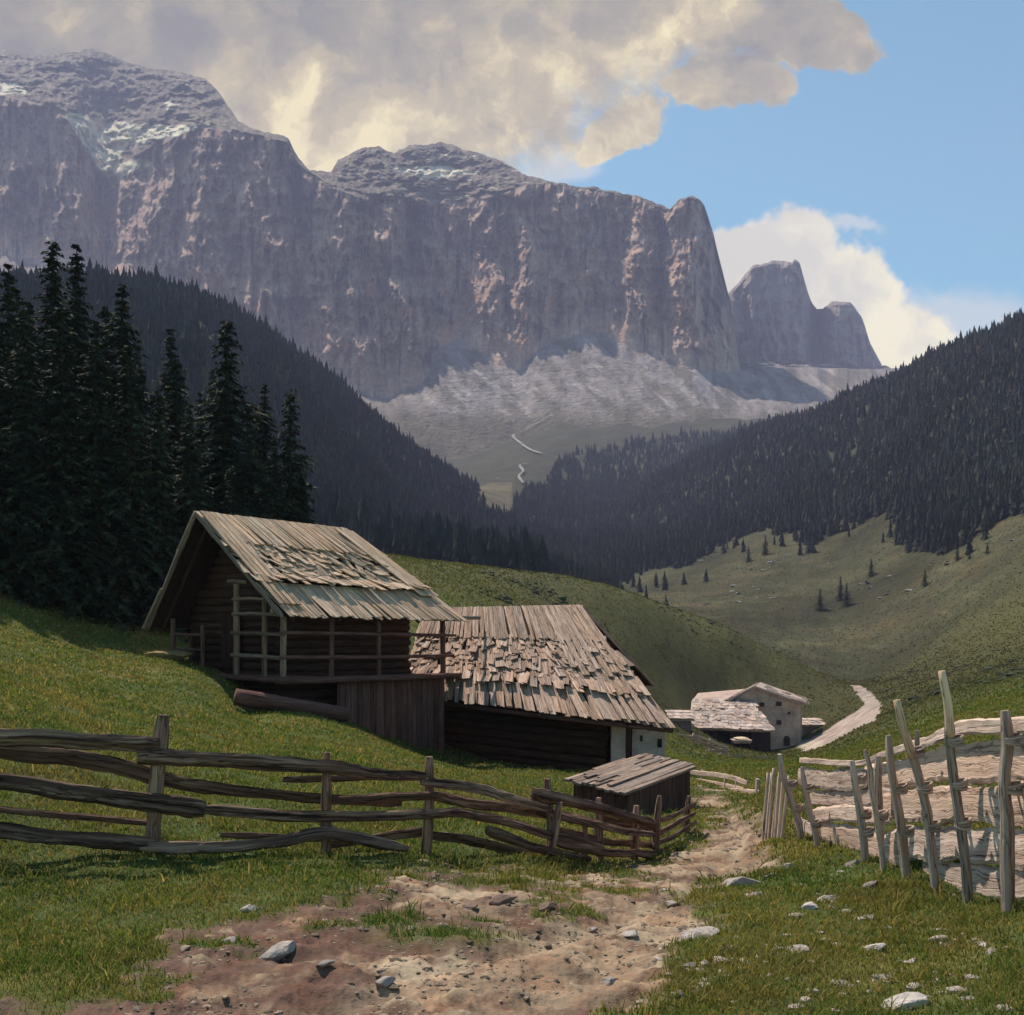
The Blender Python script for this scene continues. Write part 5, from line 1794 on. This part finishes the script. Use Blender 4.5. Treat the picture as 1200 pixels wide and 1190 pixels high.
fp = thing('rail_fence', 'tumbledown pale rail fence in front of the stone house, left end fallen', 'fence', at(825, 882, 95))
random.seed(151)
for pts in ([(812, 861, 3), (830, 868, 3.2), (852, 877, 3)], [(812, 865, 2.5), (850, 882, 3)], [(782, 860, 2.5), (814, 864, 2.5)], [(783, 881, 3), (820, 881, 3), (852, 878, 3)], [(790, 887, 2.5), (835, 886, 3), (852, 882, 3)]):
    m_ = MB()
    rail(m_, [at(px, py, 92 + (px - 780) * 0.04) for px, py, _ in pts], [th / 2 / F * 92 for *_, th in pts], 0.6, 'slab', 0.15, step=0.5)
    m_.build('rail', M['fence_pale'], fp)
for px, pyt in ((813, 859), (832, 866), (851, 875), (786, 857)):
    Y = 92 + (px - 780) * 0.04 + 0.1
    x = hx(px, Y)
    m_ = MB()
    zg = float(gz(x, Y))
    rail(m_, [(x, Y, min(zg, hz_(pyt, Y) - .4) - .3), (x, Y, hz_(pyt, Y))], 0.10, 1.0, rough=0.1, step=0.3, up=(0, 1, 0))
    m_.build('post', M['fence_pale'], fp)

# ------------------------------------------------------------------ stones by the path
STN = [  # px, py (centre), width px, flatness, tone, label
    (868, 1033, 48, 0.45, 1.0, 'largest flat grey slab of stone at the right edge of the path'),
    (925, 1016, 26, 0.5, 0.9, 'dark-sided stone in the grass just right of the largest slab'),
    (902, 1026, 16, 0.5, 0.9, 'small stone lying between the largest slab and the stone right of it'),
    (1020, 1038, 30, 0.5, 0.8, 'grey tilted stone in the grass below the middle of the slab fence'),
    (1000, 1012, 24, 0.6, 0.75, 'dark stone at the foot of the tied fence stakes'),
    (950, 1062, 26, 0.5, 1.25, 'pale cream stone, left of a touching pair in the right grass'),
    (972, 1054, 28, 0.6, 1.15, 'pale broken stone, right of a touching pair in the right grass'),
    (937, 1037, 18, 0.5, 0.95, 'small stone in the grass between the large slab and the pale pair'),
    (930, 1072, 20, 0.35, 0.9, 'low flat stone sunk in grass below the pale pair'),
    (1022, 1110, 34, 0.5, 1.2, 'pale upright stone in the grass at lower right'),
    (1100, 1101, 24, 0.5, 1.15, 'pale stone in the grass near the foot of the big right fence post'),
    (1060, 1172, 50, 0.5, 1.25, 'broad pale stone at the bottom edge of the right grass'),
    (935, 1112, 36, 0.3, 0.95, 'long low stone at the grass edge left of the pale upright stone'),
    (820, 1092, 46, 0.3, 1.0, 'long flat stone bedded in the path at the grass edge'),
    (855, 1110, 22, 0.4, 0.7, 'dark small stone at the path edge below the long flat one'),
    (330, 1112, 48, 0.45, 0.95, 'large rounded grey stone in the eroded bank at left'),
    (268, 1102, 22, 0.5, 0.9, 'small grey stone left of the large rounded one in the bank'),
    (292, 1066, 24, 0.5, 1.0, 'grey stone at the top lip of the eroded bank'),
    (380, 1130, 24, 0.4, 0.75, 'brownish stone right of the large rounded one in the bank'),
    (450, 1142, 30, 0.4, 0.85, 'flat stone in the dirt at lower left of the path'),
    (590, 1052, 34, 0.4, 0.65, 'dark reddish stone on the dirt just below the rail fence'),
    (640, 1062, 28, 0.4, 0.65, 'dark reddish stone, right of another below the rail fence'),
    (692, 1082, 18, 0.4, 0.8, 'small stone in the middle of the path'),
    (740, 1090, 22, 0.4, 1.1, 'pale small stone in the path, right of the middle'),
    (715, 1140, 26, 0.35, 0.9, 'flat stone in the path near the bottom, below the pale small one'),
    (548, 1062, 22, 0.4, 0.7, 'dark stone half buried at the left start of the dirt'),
    (880, 1048, 30, 0.35, 1.0, 'low stone at the path edge just under the largest slab'),
    (1068, 1128, 16, 0.5, 0.95, 'small grey stone in the grass above the broad pale bottom stone'),
]
for i, (px, py, wp, fl_, tone, lb) in enumerate(STN):
    g = hit(px, py + wp * 0.12)
    s = wp / 2 / F * g[1]
    Vr, Fr = rock_mesh(300 + i, 3)
    a = random.uniform(-.5, .5)
    q = Vr * np.array([1.12, 0.8, fl_ * 1.05]) * s
    q = np.stack([q[:, 0] * math.cos(a) - q[:, 1] * math.sin(a), q[:, 0] * math.sin(a) + q[:, 1] * math.cos(a), q[:, 2] + 0.15 * q[:, 0]], -1)
    base = np.array([0.36, 0.31, 0.29]) * tone if tone > 0.7 else np.array([0.20, 0.13, 0.11])
    cv = np.tile(base, (len(q), 1))
    o = np_mesh('stone', q, Fr, M['stone'], cv, smooth=False)
    o.location = (g[0], g[1], g[2] + s * fl_ * 0.10)
    tag(o, lb, 'stone', 'stones beside and in the path')

# loose gravel
gp = []; gs = []
npeb = 3000
ppx = rng.uniform(-40, 1240, npeb * 6); pY = np.exp(rng.uniform(math.log(4.6), math.log(17), npeb * 6))
pxx = (ppx - CX) / F * pY
dd = bil(gpx, glY, dirt, ppx, np.log(pY))
nz = fbm(pxx * 1.5, pY * 1.5, 3, 0.5, 90.0)
kp = (dd > 0.4) & (nz > -0.12)
kp &= np.cumsum(kp) <= npeb
pxx, pY = pxx[kp], pY[kp]
gsz = np.clip(rng.lognormal(-4.35, 0.55, len(pxx)), 0.006, 0.055) * np.clip(pY / 7, 0.8, 1.6)
gpt = np.stack([pxx, pY, gz(pxx, pY) - gsz * 0.1], -1)
gcl = np.array([0.27, 0.205, 0.155])[None] * rng.uniform(0.35, 1.2, (len(pxx), 1)) * np.array([1, 1, 1])[None]
o = stones('gravel', gpt, gsz, gcl, M['stone'], 0.55, 1.25)
o['kind'] = 'stuff'

rq = []; rs2 = []
while len(rq) < 190:
    px_, py_ = random.uniform(770, 1190), random.uniform(1005, 1188)
    if float(fbm(np.array([px_ / 60]), np.array([py_ / 25]), 3, 0.5, 7.7)[0]) < 0.0:
        continue
    g_ = hit(px_, py_)
    rq.append(g_); rs2.append(min(0.06, random.lognormvariate(-3.75, 0.45)))
o = stones('rubble', np.array(rq), np.array(rs2), np.array([0.37, 0.31, 0.285])[None] * rng.uniform(0.6, 1.2, (len(rq), 1)), M['stone'], 0.55, 1.3)
o['kind'] = 'stuff'

# ------------------------------------------------------------------ grass
def grass(name, n, Yr, hgt, wid, seed, tuft=None):
    r_ = np.random.default_rng(seed)
    px = r_.uniform(-70, 1270, n); Y = np.exp(r_.uniform(math.log(Yr[0]), math.log(Yr[1]), n))
    x = (px - CX) / F * Y
    d = bil(gpx, glY, dirt, px, np.log(Y))
    patch = fbm(x * 1.3, Y * 1.3, 4, 0.55, 44.0)
    keep = (d < r_.uniform(0, 0.85, n) ** 1.3 + 0.25 * patch) & (r_.uniform(0, 1, n) < 0.80 + 0.7 * patch)
    if tuft is not None:
        keep &= (fbm(x * 2.6, Y * 2.6, 4, 0.6, 120.0) > tuft) & (r_.uniform(0, 1, n) < 0.8)
    # keep clear of the buildings
    rel = np.stack([x - RB[0], Y - RB[1]], -1)
    a_ = rel @ dA[:2]; b_ = rel @ qA[:2]
    keep &= ~((a_ > 0.9) & (a_ < 7.2) & (b_ > -1.8) & (b_ < 3.0))
    keep &= bil(gpx, glY, road.astype(float), px, np.log(Y)) < 0.2
    keep &= ~((Y > 122) & (Y < 146) & (x > 18.5) & (x < 37))
    keep &= ~((x > -3.6) & (x < 4.4) & (Y > 34.4 - 1.08 * x) & (Y < 42))
    x, Y, patch = x[keep], Y[keep], patch[keep]
    z = gz(x, Y)
    n = len(x)
    h = hgt * np.clip(Y / 7, 0.8, 30) ** 0.35 * r_.uniform(0.45, 1.3, n) * (1 + 0.8 * np.clip(patch, -0.5, 0.6))
    wd = wid * np.clip(Y / 7, 0.75, 45) * r_.uniform(0.7, 1.4, n)
    az = r_.uniform(0, 6.28, n); ln = r_.uniform(0.3, 1.5, n) * h
    la = az + r_.normal(0, 0.9, n) + 1.57
    sx, sy = np.cos(az) * wd, np.sin(az) * wd
    tx, ty = np.cos(la) * ln, np.sin(la) * ln
    Vv = np.empty((n, 5, 3))
    Vv[:, 0] = np.stack([x - sx, Y - sy, z - 0.01], -1); Vv[:, 1] = np.stack([x + sx, Y + sy, z - 0.01], -1)
    Vv[:, 2] = np.stack([x + sx * .7 + tx * .4, Y + sy * .7 + ty * .4, z + h * .62], -1)
    Vv[:, 3] = np.stack([x - sx * .7 + tx * .4, Y - sy * .7 + ty * .4, z + h * .62], -1)
    Vv[:, 4] = np.stack([x + tx, Y + ty, z + h], -1)
    base = np.arange(n)[:, None] * 5
    tri = np.concatenate([base + np.array([0, 1, 2]), base + np.array([0, 2, 3]), base + np.array([3, 2, 4])], 0)
    t = np.clip(0.5 + 0.55 * fbm(x * 0.45, Y * 0.45, 4, 0.55, 55.0) * 1.6 + r_.normal(0, 0.22, n), 0, 1)[:, None]
    c = np.array([0.066, 0.128, 0.030]) * (1 - t) + np.array([0.215, 0.195, 0.055]) * t
    far = (sstep(Y, 45, 120) * np.clip(0.75 + 0.7 * fbm(x * 0.05, Y * 0.05, 4, 0.6, 14.0), 0.3, 1))[:, None]
    c = c * (1 - far) + np.array([0.054, 0.053, 0.024]) * (1 + 0.9 * fbm(x * 0.04, Y * 0.04, 5, 0.65, 21.0)[:, None]) * far
    dry = ((r_.uniform(0, 1, n) < 0.10 + 0.12 * t[:, 0]) & (Y < 40))[:, None]
    br = sstep(fbm(x * 0.8, Y * 0.8, 5, 0.6, 66.0), 0.04, 0.42)[:, None] * 0.6
    c = c * (1 - br) + np.array([0.20, 0.135, 0.055]) * br
    c = np.where(dry, np.array([0.36, 0.26, 0.12]), c)
    c = c * np.where(Y[:, None] < 45, r_.uniform(0.7, 1.25, (n, 1)), r_.uniform(0.88, 1.1, (n, 1)))
    o = np_mesh(name, Vv.reshape(-1, 3), tri, M['grass'], np.repeat(c, 5, 0), smooth=False)
    o['kind'] = 'stuff'
    return o


grass('grass', 520000, (4.5, 45), 0.034, 0.0036, 5)
grass('grass', 120000, (4.5, 22), 0.085, 0.0042, 8, 0.16)
grass('grass', 170000, (45, 480), 0.055, 0.0055, 6)
